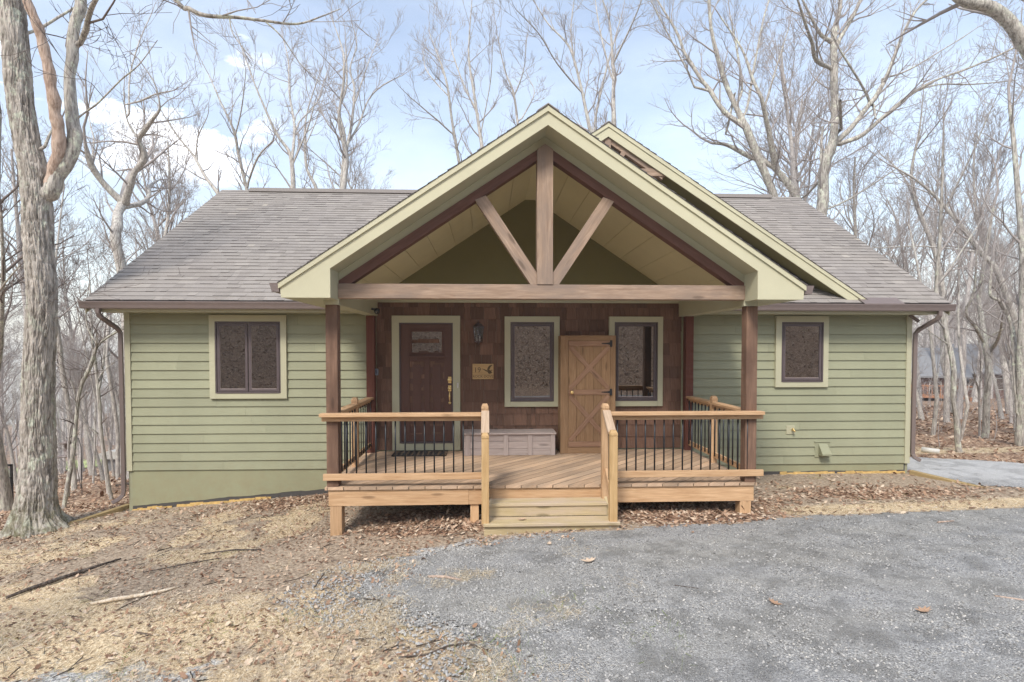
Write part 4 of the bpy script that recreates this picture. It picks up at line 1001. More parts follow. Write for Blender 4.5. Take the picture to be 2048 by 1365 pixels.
def limb(tb,p,d,L,r0,lev,maxlev,rng,up=.12,k=None,rmin=.0035,dens=1.):
    n=max(3,int(3+L*1.2)) if lev<maxlev else 3
    n=min(n,8); P=[np.array(p,float)];d=d/np.linalg.norm(d); st=L/n
    for i in range(n):
        d=d+rng.normal(0,.16,3)+np.array([0,0,up]); d/=np.linalg.norm(d); P.append(P[-1]+d*st)
    P=np.array(P); R=np.maximum(r0*(1-np.linspace(0,1,n+1)*.78),rmin)
    tb.tube(P,R,(6,5,4,3,3,3)[min(lev,5)] if k is None else k)
    if lev>=maxlev: return
    nc=int(round(dens*(2.8 if lev==maxlev-1 else 3.6)+rng.random()*1.5+L*.35))
    for c in range(nc):
        t=rng.uniform(.25,1.)*n; i=min(int(t),n-1); q=P[i]+(P[i+1]-P[i])*(t-i); dd=P[i+1]-P[i]
        f=1-t/n*.55
        limb(tb,q,rdir(dd,rng.uniform(.35,.95),rng),L*rng.uniform(.38,.62)*f**.3,max(R[i]*rng.uniform(.45,.65),rmin),lev+1,maxlev,rng,up,None,rmin,dens)
def twigs_on(tb,pl,rng,every,Ls,maxlev,rmin,t0=.15,up=.1):
    """side branches along an existing limb polyline"""
    P=pl[:,:3];R=pl[:,3]; seg=np.linalg.norm(np.diff(P,axis=0),axis=1); cum=np.r_[0,np.cumsum(seg)]; tot=cum[-1]
    s_=tot*t0+rng.uniform(0,every)
    while s_<tot:
        i=min(np.searchsorted(cum,s_)-1,len(P)-2); i=max(i,0); f=(s_-cum[i])/seg[i]; q=P[i]*(1-f)+P[i+1]*f; r=R[i]*(1-f)+R[i+1]*f
        L=min(Ls*rng.uniform(.5,1.1),12*r**.5*1.1+.3)
        limb(tb,q,rdir(P[i+1]-P[i],rng.uniform(.5,1.05),rng),L,min(r*.5,.035),1,maxlev,rng,up,None,rmin)
        s_+=every*rng.uniform(.5,1.5)
TR=[
[[(-6.9,-0.75,-0.99,0.425),(-6.96,-0.75,-0.75,0.34),(-6.93,-0.75,0.03,0.28),(-6.89,-0.75,1.39,0.253),(-6.82,-0.75,2.52,0.246),(-6.86,-0.75,3.4,0.248),(-6.87,-0.75,4.07,0.244),(-6.91,-0.75,4.53,0.226),(-7.0,-0.75,5.0,0.209),(-7.08,-0.75,5.56,0.213),(-7.12,-0.75,6.21,0.213),(-7.15,-0.75,6.86,0.199),(-7.16,-0.75,7.68,0.182),(-7.16,-0.75,9.29,0.132)],[[(-6.66,-0.75,4.14,0.151),(-6.52,-0.73,4.48,0.134),(-6.37,-0.71,4.82,0.121),(-6.34,-0.7,5.13,0.118),(-6.4,-0.68,5.6,0.104),(-6.4,-0.66,6.11,0.098),(-6.37,-0.64,6.69,0.093),(-6.3,-0.62,7.2,0.084),(-6.2,-0.6,8.14,0.068),(-6.03,-0.59,9.48,0.042)],[(-6.64,-0.75,4.31,0.126),(-6.54,-0.78,4.6,0.103),(-6.44,-0.82,5.04,0.1),(-6.42,-0.85,5.36,0.102),(-6.42,-0.89,5.73,0.09),(-6.45,-0.92,6.17,0.082),(-6.5,-0.96,6.47,0.073),(-6.56,-0.99,6.8,0.068),(-6.6,-1.03,7.18,0.061)],[(-6.27,-0.75,6.49,0.05),(-6.03,-0.93,6.65,0.046),(-5.77,-1.12,6.8,0.042),(-5.42,-1.3,6.98,0.031)],[(-6.26,-0.75,5.34,0.017),(-5.88,-0.9,5.51,0.015),(-5.5,-1.04,5.78,0.013),(-5.15,-1.19,5.96,0.01),(-4.81,-1.33,6.27,0.006)],[(-7.03,-0.75,6.51,0.033),(-6.93,-0.62,6.68,0.029),(-6.7,-0.5,7.0,0.022),(-6.55,-0.37,7.28,0.016)],[(-6.74,-0.75,4.84,0.027),(-6.77,-0.5,5.1,0.021),(-6.68,-0.25,5.4,0.014)]]],
[[(-11.02,8,2.36,0.198),(-11.02,8,4.47,0.177),(-11.17,8,5.61,0.176),(-11.35,8,6.25,0.169)],[[(-11.35,8.0,6.25,0.129),(-11.68,8.02,6.75,0.122),(-11.93,8.03,7.29,0.115),(-11.87,8.05,7.83,0.054)],[(-11.91,8.0,7.28,0.034),(-12.38,8.6,8.3,0.028),(-13.06,9.2,9.15,0.022),(-13.69,9.8,9.82,0.015)],[(-11.32,8.0,6.22,0.135),(-11.11,7.84,6.51,0.127),(-10.81,7.68,7.0,0.113),(-10.38,7.53,7.6,0.099),(-10.4,7.37,8.0,0.091),(-10.11,7.21,8.26,0.084),(-9.76,7.05,8.52,0.064),(-9.48,6.89,8.77,0.038),(-9.5,6.73,9.32,0.028),(-9.7,6.58,9.73,0.019)],[(-11.22,8.0,6.18,0.095),(-11.17,8.45,6.44,0.097),(-11.3,8.9,6.8,0.085),(-11.64,9.35,7.36,0.073),(-11.7,9.79,7.79,0.03)],[(-10.66,8.0,8.44,0.034),(-10.68,7.62,8.81,0.026),(-10.68,7.25,9.42,0.019)],[(-10.25,8.0,9.05,0.034),(-9.64,7.85,9.19,0.027),(-9.03,7.69,9.2,0.017)],[(-10.59,8.0,8.71,0.034),(-10.8,8.44,9.97,0.028),(-10.74,8.87,11.23,0.021),(-10.56,9.31,12.4,0.014)]]],
[[(-10.14,12,7.11,0.084),(-10.33,12,7.61,0.084),(-11.02,12,8.6,0.071),(-11.49,12,9.33,0.054),(-12.05,12,10.07,0.037),(-12.44,12,10.8,0.025)],[[(-11.33,12.0,9.17,0.038),(-11.15,11.52,9.81,0.029),(-10.65,11.05,10.58,0.016)]]],
[[(-10.1,14,7.35,0.092),(-10.17,14,8.49,0.087),(-10.35,14,9.89,0.073),(-10.43,14,10.8,0.055),(-11.11,14,12.14,0.036),(-11.63,14,13.21,0.023)],[[(-10.08,14.0,8.81,0.055),(-9.36,13.17,9.62,0.044),(-8.51,12.34,10.01,0.026)],[(-10.4,14.0,10.44,0.037),(-9.82,13.47,11.31,0.027),(-9.32,12.95,12.31,0.017)]]],
[[(-6.8,10,6.41,0.099),(-6.83,10,7.32,0.092),(-6.89,10,8.54,0.072),(-7.37,10,9.28,0.049),(-7.88,10,10.55,0.034),(-8.38,10,12.03,0.019)],[[(-6.84,10.0,8.54,0.057),(-6.92,10.44,9.77,0.051),(-7.3,10.89,11.2,0.04),(-7.52,11.33,12.61,0.028),(-7.92,11.77,13.81,0.017)],[(-6.82,10.0,8.23,0.038),(-6.25,10.02,9.31,0.031),(-5.87,10.05,10.23,0.019)],[(-6.76,10.0,9.9,0.03),(-6.54,10.95,11.25,0.024),(-6.58,11.9,13.18,0.017)]]],
[[(-7.41,15,7.62,0.087),(-7.5,15,8.72,0.082),(-7.96,15,9.81,0.067),(-8.09,15,11.04,0.053),(-7.98,15,12.37,0.038),(-7.45,15,14.09,0.024)],[[(-8.0,15.0,10.86,0.034),(-7.56,15.61,12.07,0.025),(-7.24,16.22,13.22,0.015)]]],
[[(-5.89,13,7.15,0.106),(-5.92,13,8.21,0.097),(-5.78,13,10.14,0.08),(-5.98,13,11.36,0.057),(-5.67,13,12.41,0.04),(-5.7,13,13.97,0.022)],[[(-5.92,13.0,8.73,0.035),(-6.55,13.08,9.28,0.027),(-7.09,13.15,9.73,0.018)]]],
[[(-4.84,9,5.96,0.102),(-4.82,9,7.03,0.091),(-4.71,9,8.21,0.079),(-4.83,9,9.22,0.062),(-4.62,9,10.34,0.045),(-4.59,9,11.12,0.034),(-4.81,9,11.83,0.023),(-5.08,9,12.55,0.014)],[[(-4.71,9.0,8.21,0.057),(-4.52,9.1,9.38,0.051),(-4.45,9.2,10.44,0.04),(-4.61,9.3,11.16,0.029),(-4.4,9.4,12.06,0.02),(-4.59,9.5,12.8,0.012)],[(-4.71,9.0,8.49,0.04),(-4.36,9.4,9.33,0.038),(-4.04,9.79,10.32,0.029),(-3.58,10.19,10.92,0.024),(-2.98,10.59,11.36,0.012)],[(-4.38,9.0,10.12,0.028),(-4.15,9.55,11.58,0.023),(-3.91,10.1,12.88,0.012)]]],
[[(-1.06,14,8.6,0.08),(-1.2,14,9.75,0.073),(-1.45,14,11.11,0.062),(-1.7,14,12.89,0.047),(-2.13,14,14.31,0.029),(-2.48,14,15.36,0.018)],[[(-1.49,14.0,11.04,0.043),(-2.25,13.65,11.45,0.032),(-3.12,13.31,11.91,0.017)],[(-1.63,14.0,12.46,0.033),(-2.67,14.97,14.08,0.026),(-3.0,15.95,15.72,0.016)]]],
[[(-0.04,11,7.74,0.076),(-0.2,11,9.3,0.07),(-0.42,11,10.87,0.057),(-0.66,11,12.42,0.041),(-0.66,11,13.35,0.028),(-0.57,11,14.47,0.016)],[[(-0.35,11.0,10.56,0.038),(-0.88,11.49,11.84,0.032),(-1.42,11.99,13.57,0.023),(-1.45,12.48,14.64,0.013)],[(-0.23,11.0,9.93,0.025),(0.09,10.57,11.3,0.019),(0.21,10.15,12.59,0.012)]]],
[[(1.53,16,10.79,0.071),(1.41,16,12.27,0.063),(1.22,16,13.52,0.051),(0.82,16,14.68,0.035),(0.47,16,16.37,0.02)],[[(1.61,16.0,12.43,0.036),(2.24,16.91,13.88,0.025),(1.98,17.82,14.96,0.017)],[(1.25,16.0,13.44,0.032),(1.65,15.42,14.4,0.023),(1.76,14.83,15.59,0.015)]]],
[[(3.92,10,8.7,0.079),(3.6,10,9.6,0.067),(3.3,10,10.97,0.055),(2.86,10,12.28,0.039),(2.13,10,13.15,0.027),(1.71,10,13.91,0.018)],[[(3.36,10.0,10.74,0.036),(2.38,9.5,11.3,0.027),(1.63,9.01,11.83,0.02),(0.86,8.51,11.98,0.011)],[(3.05,10.0,11.69,0.03),(2.92,10.0,12.87,0.024),(3.04,10.0,14.06,0.015)]]],
[[(4.83,12,9.43,0.101),(4.85,12,10.69,0.091),(4.95,12,12.08,0.08),(4.98,12,13.07,0.067),(4.8,12,14.52,0.043),(4.43,12,15.36,0.027)],[[(4.99,12.0,13.07,0.047),(5.3,11.67,13.69,0.036),(5.6,11.34,14.34,0.026),(5.83,11.0,15.09,0.016)],[(4.88,12.0,12.41,0.04),(4.48,12.89,14.56,0.028),(4.29,13.79,16.34,0.018)]]],
[[(4.88,15,10.49,0.077),(4.88,15,11.7,0.069),(4.99,15,12.76,0.057),(5.37,15,14.42,0.042),(5.97,15,16.54,0.023)],[]],
[[(10.11,9,5.69,0.186),(9.78,9,7.05,0.161),(9.09,9,8.4,0.153),(8.71,9,9.19,0.144),(8.5,9,9.82,0.12),(8.17,9,10.6,0.104),(7.92,9,11.38,0.092),(7.62,9,12.39,0.076),(7.41,9,13.56,0.056),(7.32,9,14.73,0.032)],[[(8.71,9.0,9.19,0.112),(8.05,9.26,9.84,0.097),(7.48,9.53,10.83,0.082),(6.91,9.79,11.84,0.066),(6.57,10.06,12.88,0.05),(5.88,10.32,14.18,0.03)],[(7.11,9.0,10.73,0.048),(6.71,8.81,11.41,0.039),(5.84,8.63,12.83,0.027),(5.47,8.44,13.46,0.019)],[(8.59,9.0,9.5,0.04),(8.84,9.2,9.99,0.049),(9.17,9.41,11.46,0.049),(9.59,9.61,13.36,0.033),(9.94,9.81,14.14,0.025)],[(8.5,9.0,10.13,0.064),(8.84,9.48,10.84,0.057),(8.84,9.96,12.39,0.042),(8.78,10.44,13.83,0.026)],[(8.41,9.0,10.45,0.04),(8.23,9.28,9.29,0.037),(8.34,9.57,9.24,0.025)]]],
[[(11.41,9.5,5.81,0.191),(10.98,9.5,7.17,0.166),(10.61,9.5,7.86,0.157),(10.18,9.5,8.51,0.149),(9.79,9.5,9.4,0.107),(9.4,9.5,10.13,0.082),(9.06,9.5,10.93,0.062),(8.71,9.5,12.06,0.045),(8.03,9.5,13.17,0.029)],[[(10.23,9.5,8.26,0.124),(9.86,9.69,8.57,0.117),(9.53,9.89,8.8,0.109),(8.84,10.08,9.28,0.085),(8.36,10.27,9.43,0.051)],[(9.49,9.5,10.05,0.049),(10.22,10.13,11.84,0.034),(10.81,10.76,13.21,0.022)]]],
[[(10.48,7.5,4.64,0.224),(10.5,7.5,6.16,0.193),(10.59,7.5,7.6,0.185),(10.88,7.5,8.56,0.156),(10.9,7.5,9.81,0.141),(10.9,7.5,10.9,0.126),(10.94,7.5,11.78,0.103),(11.2,7.5,12.58,0.081),(11.28,7.5,14.18,0.044)],[[(10.85,7.5,8.19,0.111),(11.4,7.54,8.66,0.104),(11.88,7.58,9.27,0.101),(12.2,7.61,9.74,0.09),(12.53,7.65,10.35,0.075),(12.93,7.69,11.42,0.056),(13.41,7.73,12.34,0.045),(14.13,7.77,12.98,0.03)],[(11.0,7.5,8.16,0.089),(11.66,7.46,8.41,0.082),(12.23,7.42,8.92,0.074),(12.8,7.38,9.43,0.063),(13.45,7.34,9.82,0.048),(14.41,7.3,10.15,0.037),(15.44,7.26,10.59,0.03),(16.61,7.22,11.25,0.018)],[(10.77,7.5,10.61,0.081),(10.03,7.09,10.56,0.072),(9.6,6.69,10.86,0.06),(9.1,6.28,11.1,0.051),(8.52,5.88,11.63,0.033)],[(10.87,7.5,11.41,0.081),(10.4,7.3,11.57,0.069),(10.01,7.09,11.94,0.054),(9.59,6.89,12.44,0.035)],[(11.03,7.5,11.34,0.089),(11.35,7.66,11.95,0.075),(11.68,7.82,12.65,0.056),(12.02,7.99,13.5,0.034)],[(11.97,7.5,9.53,0.059),(11.4,6.86,9.94,0.046),(10.69,6.22,10.56,0.034),(10.17,5.59,11.11,0.02)],[(10.65,7.5,6.13,0.033),(11.67,8.0,6.57,0.035),(12.81,8.5,7.19,0.032),(14.66,9.0,8.32,0.016)],[(10.47,7.5,7.67,0.067),(10.75,8.21,8.22,0.058),(11.05,8.92,9.07,0.048)],[(11.07,7.5,8.64,0.067),(9.92,5.68,8.75,0.046)],[(12.89,7.5,9.55,0.033),(14.06,7.9,9.98,0.031),(15.44,8.31,10.18,0.027),(17.21,8.71,10.49,0.016)],[(12.34,7.5,10.2,0.037),(13.0,7.08,10.37,0.029),(14.12,6.66,11.02,0.021),(14.75,6.24,11.42,0.014)],[(10.56,7.5,7.23,0.067),(10.5,7.89,6.9,0.038),(10.42,8.28,6.71,0.027)],[(12.09,7.5,9.39,0.052),(11.15,6.12,8.36,0.027)]]],
[[(17.84,11,2.56,0.119),(17.5,11,4.82,0.118),(17.0,11,6.35,0.109),(16.65,11,7.52,0.09),(16.48,11,8.86,0.068),(16.51,11,10.11,0.05),(16.39,11,11.27,0.027)],[[(16.66,11.0,7.25,0.045),(16.52,11.69,8.72,0.037),(16.05,12.38,9.7,0.024)],[(16.52,11.0,9.4,0.036),(15.93,9.64,9.9,0.021)]]],
[[(15.76,6,1.67,0.153),(14.98,6,3.81,0.124),(14.39,6,4.56,0.117),(13.87,6,5.38,0.096),(13.36,6,6.05,0.075),(12.57,6,6.66,0.048),(11.93,6,6.98,0.027)],[[(13.5,6.0,5.92,0.048),(13.65,5.8,7.08,0.034),(13.72,5.6,8.46,0.017)],[(14.39,6.0,4.56,0.041),(13.32,6.43,4.88,0.032),(12.19,6.87,4.98,0.018)]]],
[[(10.6,2.2,-0.76,0.098),(10.51,2.2,-0.59,0.085),(10.39,2.2,0.2,0.075),(10.28,2.2,0.85,0.072),(10.25,2.2,1.66,0.075),(10.16,2.2,2.44,0.068),(10.07,2.2,3.28,0.062),(10.01,2.2,4.57,0.048),(9.91,2.2,6.17,0.032)],[[(10.24,2.2,1.83,0.026),(9.83,2.04,2.05,0.019),(9.43,1.88,2.3,0.009)],[(10.08,2.2,3.12,0.032),(11.16,3.05,3.92,0.028),(12.36,3.9,4.99,0.019)]]],
[[(13.7,5,-1.62,0.126),(13.7,5,-0.96,0.118),(13.68,5,0.42,0.113),(13.66,5,1.92,0.109),(13.73,5,2.85,0.081),(13.78,5,4.06,0.068),(13.87,5,5.66,0.044)],[[(13.64,5.0,1.92,0.069),(13.16,4.78,2.36,0.06),(12.7,4.56,2.74,0.055),(12.73,4.34,3.26,0.042),(12.58,4.12,4.29,0.026)],[(13.73,5.0,2.04,0.061),(14.04,4.92,2.38,0.044),(14.29,4.84,2.72,0.024)],[(13.8,5.0,1.76,0.061),(13.46,4.24,2.14,0.046),(13.01,3.49,2.56,0.025)]]],
[[(12.94,3.2,-1.06,0.161),(12.92,3.2,-0.59,0.143),(12.87,3.2,0.23,0.132),(12.82,3.2,1.65,0.128),(12.77,3.2,3.42,0.117),(12.68,3.2,5.53,0.088),(12.56,3.2,7.61,0.053)],[[(12.78,3.2,0.23,0.036),(12.82,3.42,1.65,0.076),(12.88,3.65,2.31,0.07),(12.69,3.87,2.91,0.06),(12.51,4.1,3.12,0.053),(12.62,4.32,3.94,0.035)],[(12.73,3.2,3.78,0.053),(13.55,3.62,4.93,0.037)]]],
[[(12.38,4.5,-1.29,0.067),(12.36,4.5,-0.94,0.059),(12.31,4.5,0.28,0.055),(12.31,4.5,1.64,0.047),(12.39,4.5,3.2,0.035),(12.44,4.5,4.74,0.019)],[]],
[[(13.0,6,-1.62,0.082),(12.99,6,-1.09,0.078),(12.97,6,0.34,0.073),(12.86,6,2.06,0.06),(12.69,6,3.77,0.043),(12.57,6,5.48,0.026)],[[(12.96,6.0,0.77,0.026),(13.47,6.39,1.63,0.018),(14.07,6.78,2.3,0.011)]]],
[[(14.04,5.5,-1.52,0.046),(14.02,5.5,-1.14,0.042),(13.93,5.5,0.38,0.038),(13.73,5.5,0.88,0.029),(13.59,5.5,1.05,0.017)],[[(13.93,5.5,0.38,0.025),(13.64,5.16,1.43,0.018),(13.19,4.82,2.44,0.012)]]],
[[(-9.24,1.5,-1.87,0.213),(-9.27,1.5,-1.48,0.183),(-9.28,1.5,-0.55,0.163),(-9.29,1.5,0.43,0.15),(-9.31,1.5,1.73,0.136),(-9.27,1.5,2.86,0.097),(-9.27,1.5,4.31,0.081),(-9.28,1.5,6.23,0.058)],[[(-9.22,1.5,1.08,0.072),(-8.74,1.05,2.04,0.056),(-8.31,0.6,2.92,0.045),(-7.95,0.14,4.0,0.025)],[(-9.28,1.5,2.38,0.032),(-8.28,0.5,2.76,0.021),(-7.18,-0.5,3.06,0.011)]]],
[[(-7.78,0.8,-1.44,0.055),(-7.76,0.8,-1.31,0.049),(-7.63,0.8,-0.57,0.049),(-7.51,0.8,0.2,0.046),(-7.39,0.8,1.06,0.043),(-7.2,0.8,1.49,0.043),(-7.1,0.8,1.82,0.034),(-6.9,0.8,2.04,0.024),(-6.72,0.8,2.16,0.015)],[[(-7.1,0.8,1.82,0.021),(-7.28,0.8,2.1,0.018),(-7.34,0.79,2.5,0.012),(-7.29,0.79,2.95,0.008)],[(-7.46,0.8,0.51,0.012),(-7.42,0.64,0.95,0.009),(-7.39,0.48,1.2,0.006)]]],
[[(-7.34,1.6,-1.6,0.057),(-7.37,1.6,-1.35,0.05),(-7.44,1.6,-0.43,0.046),(-7.49,1.6,0.74,0.04),(-7.56,1.6,1.73,0.03),(-7.68,1.6,2.46,0.02),(-7.8,1.6,3.21,0.012)],[[(-7.47,1.6,1.07,0.03),(-7.58,2.0,1.46,0.026),(-7.68,2.39,1.87,0.016)],[(-7.39,1.6,1.33,0.013),(-6.65,0.86,1.52,0.008)],[(-7.53,1.6,1.63,0.013),(-6.36,0.08,2.02,0.007)]]],
[[(-10.66,5,-2.19,0.082),(-10.66,5,-1.77,0.078),(-10.76,5,-0.66,0.074),(-10.79,5,0.86,0.069),(-10.73,5,2.58,0.06),(-10.69,5,3.86,0.039),(-10.58,5,5.57,0.021)],[[(-10.77,5.0,1.29,0.022),(-12.05,6.41,1.95,0.017)]]],
[[(-12.18,9,-2.46,0.089),(-12.18,9,-1.93,0.083),(-12.13,9,0.04,0.078),(-12.16,9,1.98,0.066),(-12.18,9,3.91,0.039)],[]],
[[(-11.59,7,-2.49,0.042),(-11.61,7,-2.02,0.037),(-11.64,7,0.24,0.032),(-11.73,7,2.69,0.02)],[]],
[[(-8.0,2.4,-1.84,0.036),(-8.02,2.4,-1.45,0.029),(-8.14,2.4,-0.41,0.023),(-8.29,2.4,-0.05,0.018),(-8.49,2.4,0.24,0.011)],[]],
]
LAB=['huge rough barked oak with a dead grey middle limb at the left edge','bent grey tree with broken snags rising behind the left roof slope',
'thin tree leaning left above the left end of the roof ridge','slim upright tree second from the left above the left roof ridge','many stemmed bare tree spreading wide above the left roof ridge','thin wavy trunk just right of the spreading tree above the left ridge','slender tree in the middle of the left roof ridge, with one low side limb',
'forked bare tree above the ridge halfway to the porch gable','leaning fan of thin limbs rising left of the porch gable','tall straight thin tree reaching highest left of the porch gable','small forked tree directly left of the porch gable peak',
'tree leaning left between the two gable peaks','tall forked tree directly above the peak of the rear gable','slim stem leaning right above the space between the gable peaks',
'lichened tree leaning left above the right ridge vent','thick lichened trunk with a crossing limb above the right ridge end','big grey oak with many sweeping limbs behind the right roof slope',
'slim wavy tree beyond the right roof slope','grey tree bending left over the right corner of the roof','pale lichen covered trunk nearest the lane beside the right downspout',
'dark thick trunk with a high crotch right of the lichened one','thick straight trunk at the far right edge of the lane','pale thin straight trunk just behind the lichened tree','grey trunk closest to the right downspout, deeper in the woods','thin pale sapling bending left between the lichened and dark trunks',
'broad grey oak half hidden behind the huge oak at far left','curving sapling that leans right beside the huge oak','straight sapling with a right fork next to the left downspout','dark straight trunk behind the curving sapling at left','grey trunk deep in the woods close to the left downspout','thin pole tree midway between the curving sapling and the downspout','whip thin sapling leaning left at the foot of the left downspout']
def tree_root(x,y,label,cat='tree',grp=None): return empty('bare_tree',(x,y,Tf(x,y)),label,cat,grp)
for ti,(trunk,limbs) in enumerate(TR):
    rng=np.random.default_rng(100+ti); x,y=trunk[0][0],trunk[0][1]
    cf=math.cos(math.atan2(abs(x),y+9.44))*(1.03 if ti==0 else .96)
    trunk=[(a,b_,c,r*cf) for a,b_,c,r in trunk]; limbs=[[(a,b_,c,r*cf) for a,b_,c,r in l] for l in limbs]
    root=tree_root(x,y,LAB[ti]); root.name='oak_tree' if ti in (0,16,25) else 'bare_tree'
    tr=list(trunk); zg=Tf(x,y)
    if tr[0][2]>zg+.3:
        r=tr[0][3]; h=tr[0][2]-zg; lean=(tr[1][0]-tr[0][0])/max(.2,tr[1][2]-tr[0][2])*.25
        add=[(x-lean*h*.6,y,zg-.15,r*1.45),(x-lean*h*.5,y,zg+.5,r*1.2),(x-lean*h*.3,y,zg+h*.5,r*1.1)]
        tr=add+tr
    else: tr=[(tr[0][0],y,zg-.2,tr[0][3]*1.1)]+tr
    pl=spline(tr,5)
    # gentle wander in depth
    pl[:,1]+=np.interp(np.arange(len(pl)),np.linspace(0,len(pl)-1,5),np.r_[0,0,rng.normal(0,.12 if y<3 else .3,3)])*(0 if ti==0 else 1)
    near=y<4
    w=np.interp(np.arange(len(pl)),np.arange(0,len(pl)+3,3),rng.normal(0,1,len(np.arange(0,len(pl)+3,3)))); 
    if ti: pl[:,3]*=1+.07*w; pl[3:,0]+=(w*pl[:,3]*.25)[3:]
    m=M['bark'] if ti in(0,) else (M['bark2'] if (ti in (14,15,16,19,20,21,25,26)) else M['bark3'])
    tb=TB()
    if ti==0:
        # thick trunk with modelled bark ridges and root flare
        q=spline(tr,16); P=q[:,:3].copy();R=q[:,3].copy(); K=260; k=2*math.pi*np.arange(K)/K
        z=P[:,2]; fl=np.exp(-(z-zg)/.22)
        rr=R[:,None]*(1+.0*k[None]); lob=np.maximum(0,np.cos(k*5+.6))**1.5+.6*np.maximum(0,np.cos(k*3+2.))**2
        rr=rr+fl[:,None]*lob[None]*.13
        # subdivide rings finely in height
        zz=np.arange(len(P)); fine=np.linspace(0,len(P)-1,1300); P=np.stack([np.interp(fine,zz,P[:,i]) for i in range(3)],1)
        rr=np.stack([np.interp(fine,zz,rr[:,i]) for i in range(K)],1); U=np.tile(k[None],(1300,1))*R.mean(); Z=np.tile(P[:,2:3],(1,K))
        def per(u,z_,su,sz,s): # periodic noise round the trunk
            N=max(3,int(round(2*math.pi*su))); X_=u/(2*math.pi)*N; ix=np.floor(X_); fx=X_-ix; fx=fx*fx*(3-2*fx); Y_=z_*sz; iy=np.floor(Y_); fy=Y_-iy; fy=fy*fy*(3-2*fy)
            h=lambda a,b_: hashn(np.mod(a,N),b_+500,s)
            return (h(ix,iy)*(1-fx)+h(ix+1,iy)*fx)*(1-fy)+(h(ix,iy+1)*(1-fx)+h(ix+1,iy+1)*fx)*fy
        u=np.tile(k[None],(1300,1)); w=per(u,Z,2,1.6,7)*1.0+per(u,Z,4,5,8)*.35; uu=u+w*.35
        uu=np.mod(uu,2*math.pi)
        ri=1-np.abs(2*per(uu,Z,6.5,3.4,1)-1); r2=1-np.abs(2*per(uu,Z,14,8,2)-1); r3=per(u,Z,34,30,3)
        d=(-.024*ri**3-.018*r2**2+.010*r3+.02*(per(u,Z,1,.8,5)-.6))*np.clip(R.mean()*0+rr/.25,.4,1.1)
        rr=rr+d
        V=np.stack([P[:,0:1]+rr*np.cos(u),P[:,1:2]+rr*np.sin(u),Z+0*u],2).reshape(-1,3)
        i=np.arange(1299)[:,None]*K; j=np.arange(K)[None]; j2=(j+1)%K; F=np.stack([i+j,i+j2,i+K+j2,i+K+j],2).reshape(-1,4)
        npmesh('trunk',V,F,m,root,smooth=True)
    else:
        tb.tube(pl[:,:3],pl[:,3],14 if near else 9); tb.build('trunk',m,root)
    tb=TB(); lb=TB(); dead=TB()
    if ti and pl[-1,3]>.006: limb(tb,pl[-1,:3],pl[-1,:3]-pl[-3,:3],min(4.5,pl[-1,3]*70),pl[-1,3],1,3,np.random.default_rng(500+ti),.08,None,.0032)
    rmin=.0032 if near else .0042 if y<10 else .0050
    par=[pl]
    for li,l in enumerate(limbs):
        L=spline(l,4); n=len(L)
        # join the limb to the nearest stem: same depth, root buried on the stem's axis
        best=None
        for q in par:
            dd=np.hypot(q[:,0]-L[0,0],q[:,2]-L[0,2]); i=int(dd.argmin())
            if best is None or dd[i]-q[i,3]<best[0]: best=(dd[i]-q[i,3],q,i)
        _,q,i=best; i2=max(0,i-1); L[:,1]+=q[i,1]-L[0,1]; r0=min(L[0,3]*1.1,q[i2,3]*.95)
        # wander off the plane, joined to the trunk at the start
        L[:,1]+=np.linspace(0,1,n)**1.2*rng.normal(0,.5)*(.5 if near else 1)
        L=np.vstack([[q[i2,0],q[i2,1],q[i2,2],r0],L]); n+=1
        w=np.interp(np.arange(n),np.arange(0,n+3,2),rng.normal(0,1,len(np.arange(0,n+3,2)))); L[1:,3]*=1+.06*w[1:]; L[1:,0]+=w[1:]*L[1:,3]*.22; par.append(L)
        if L[-1,3]>.007 and not (ti==0 and li in(0,1)) and L[-1,3]<.06 and not(ti==16 and li in (7,8,12)):
            d=L[-1,:3]-L[-3,:3]; limb(tb,L[-1,:3],d,min(3.2,L[-1,3]*60),L[-1,3],1,3,rng,.06,None,.0032)
        if ti==0 and li==1: dead.tube(L[:,:3],L[:,3]*(1+.10*np.sin(np.arange(n)*1.9)),12); continue
        lb.tube(L[:,:3],L[:,3],12 if ti==0 else 8)
        if ti==0: twigs_on(tb,L,rng,.8 if L[0,3]<.1 else 1.3,1.8,3,.0035,.25)
        else: twigs_on(tb,L,rng,.46 if not near else .55,1.6,3,rmin,.15,.14)
    if ti==0: lb.build('limb',M['bark2'],root); dead.build('dead_limb',M['snag'],root)
    elif lb.n: lb.build('limb',m,root)
    hi=pl[pl[:,2]>(4.5 if (abs(x)<7 and y>4) else 2.2 if not near else 1.8)]
    if len(hi)>2 and ti!=0: twigs_on(tb,hi,rng,.62 if y>4 else .65,1.7,3,rmin,.02,.14)
    if ti in (26,27,30,31,24,22): twigs_on(tb,pl[pl[:,2]>zg+.8],rng,.5,.45,2,rmin,.02,.1)
    if tb.n: tb.build('crown',M['twig'] if y>2 else M['twigd'],root)
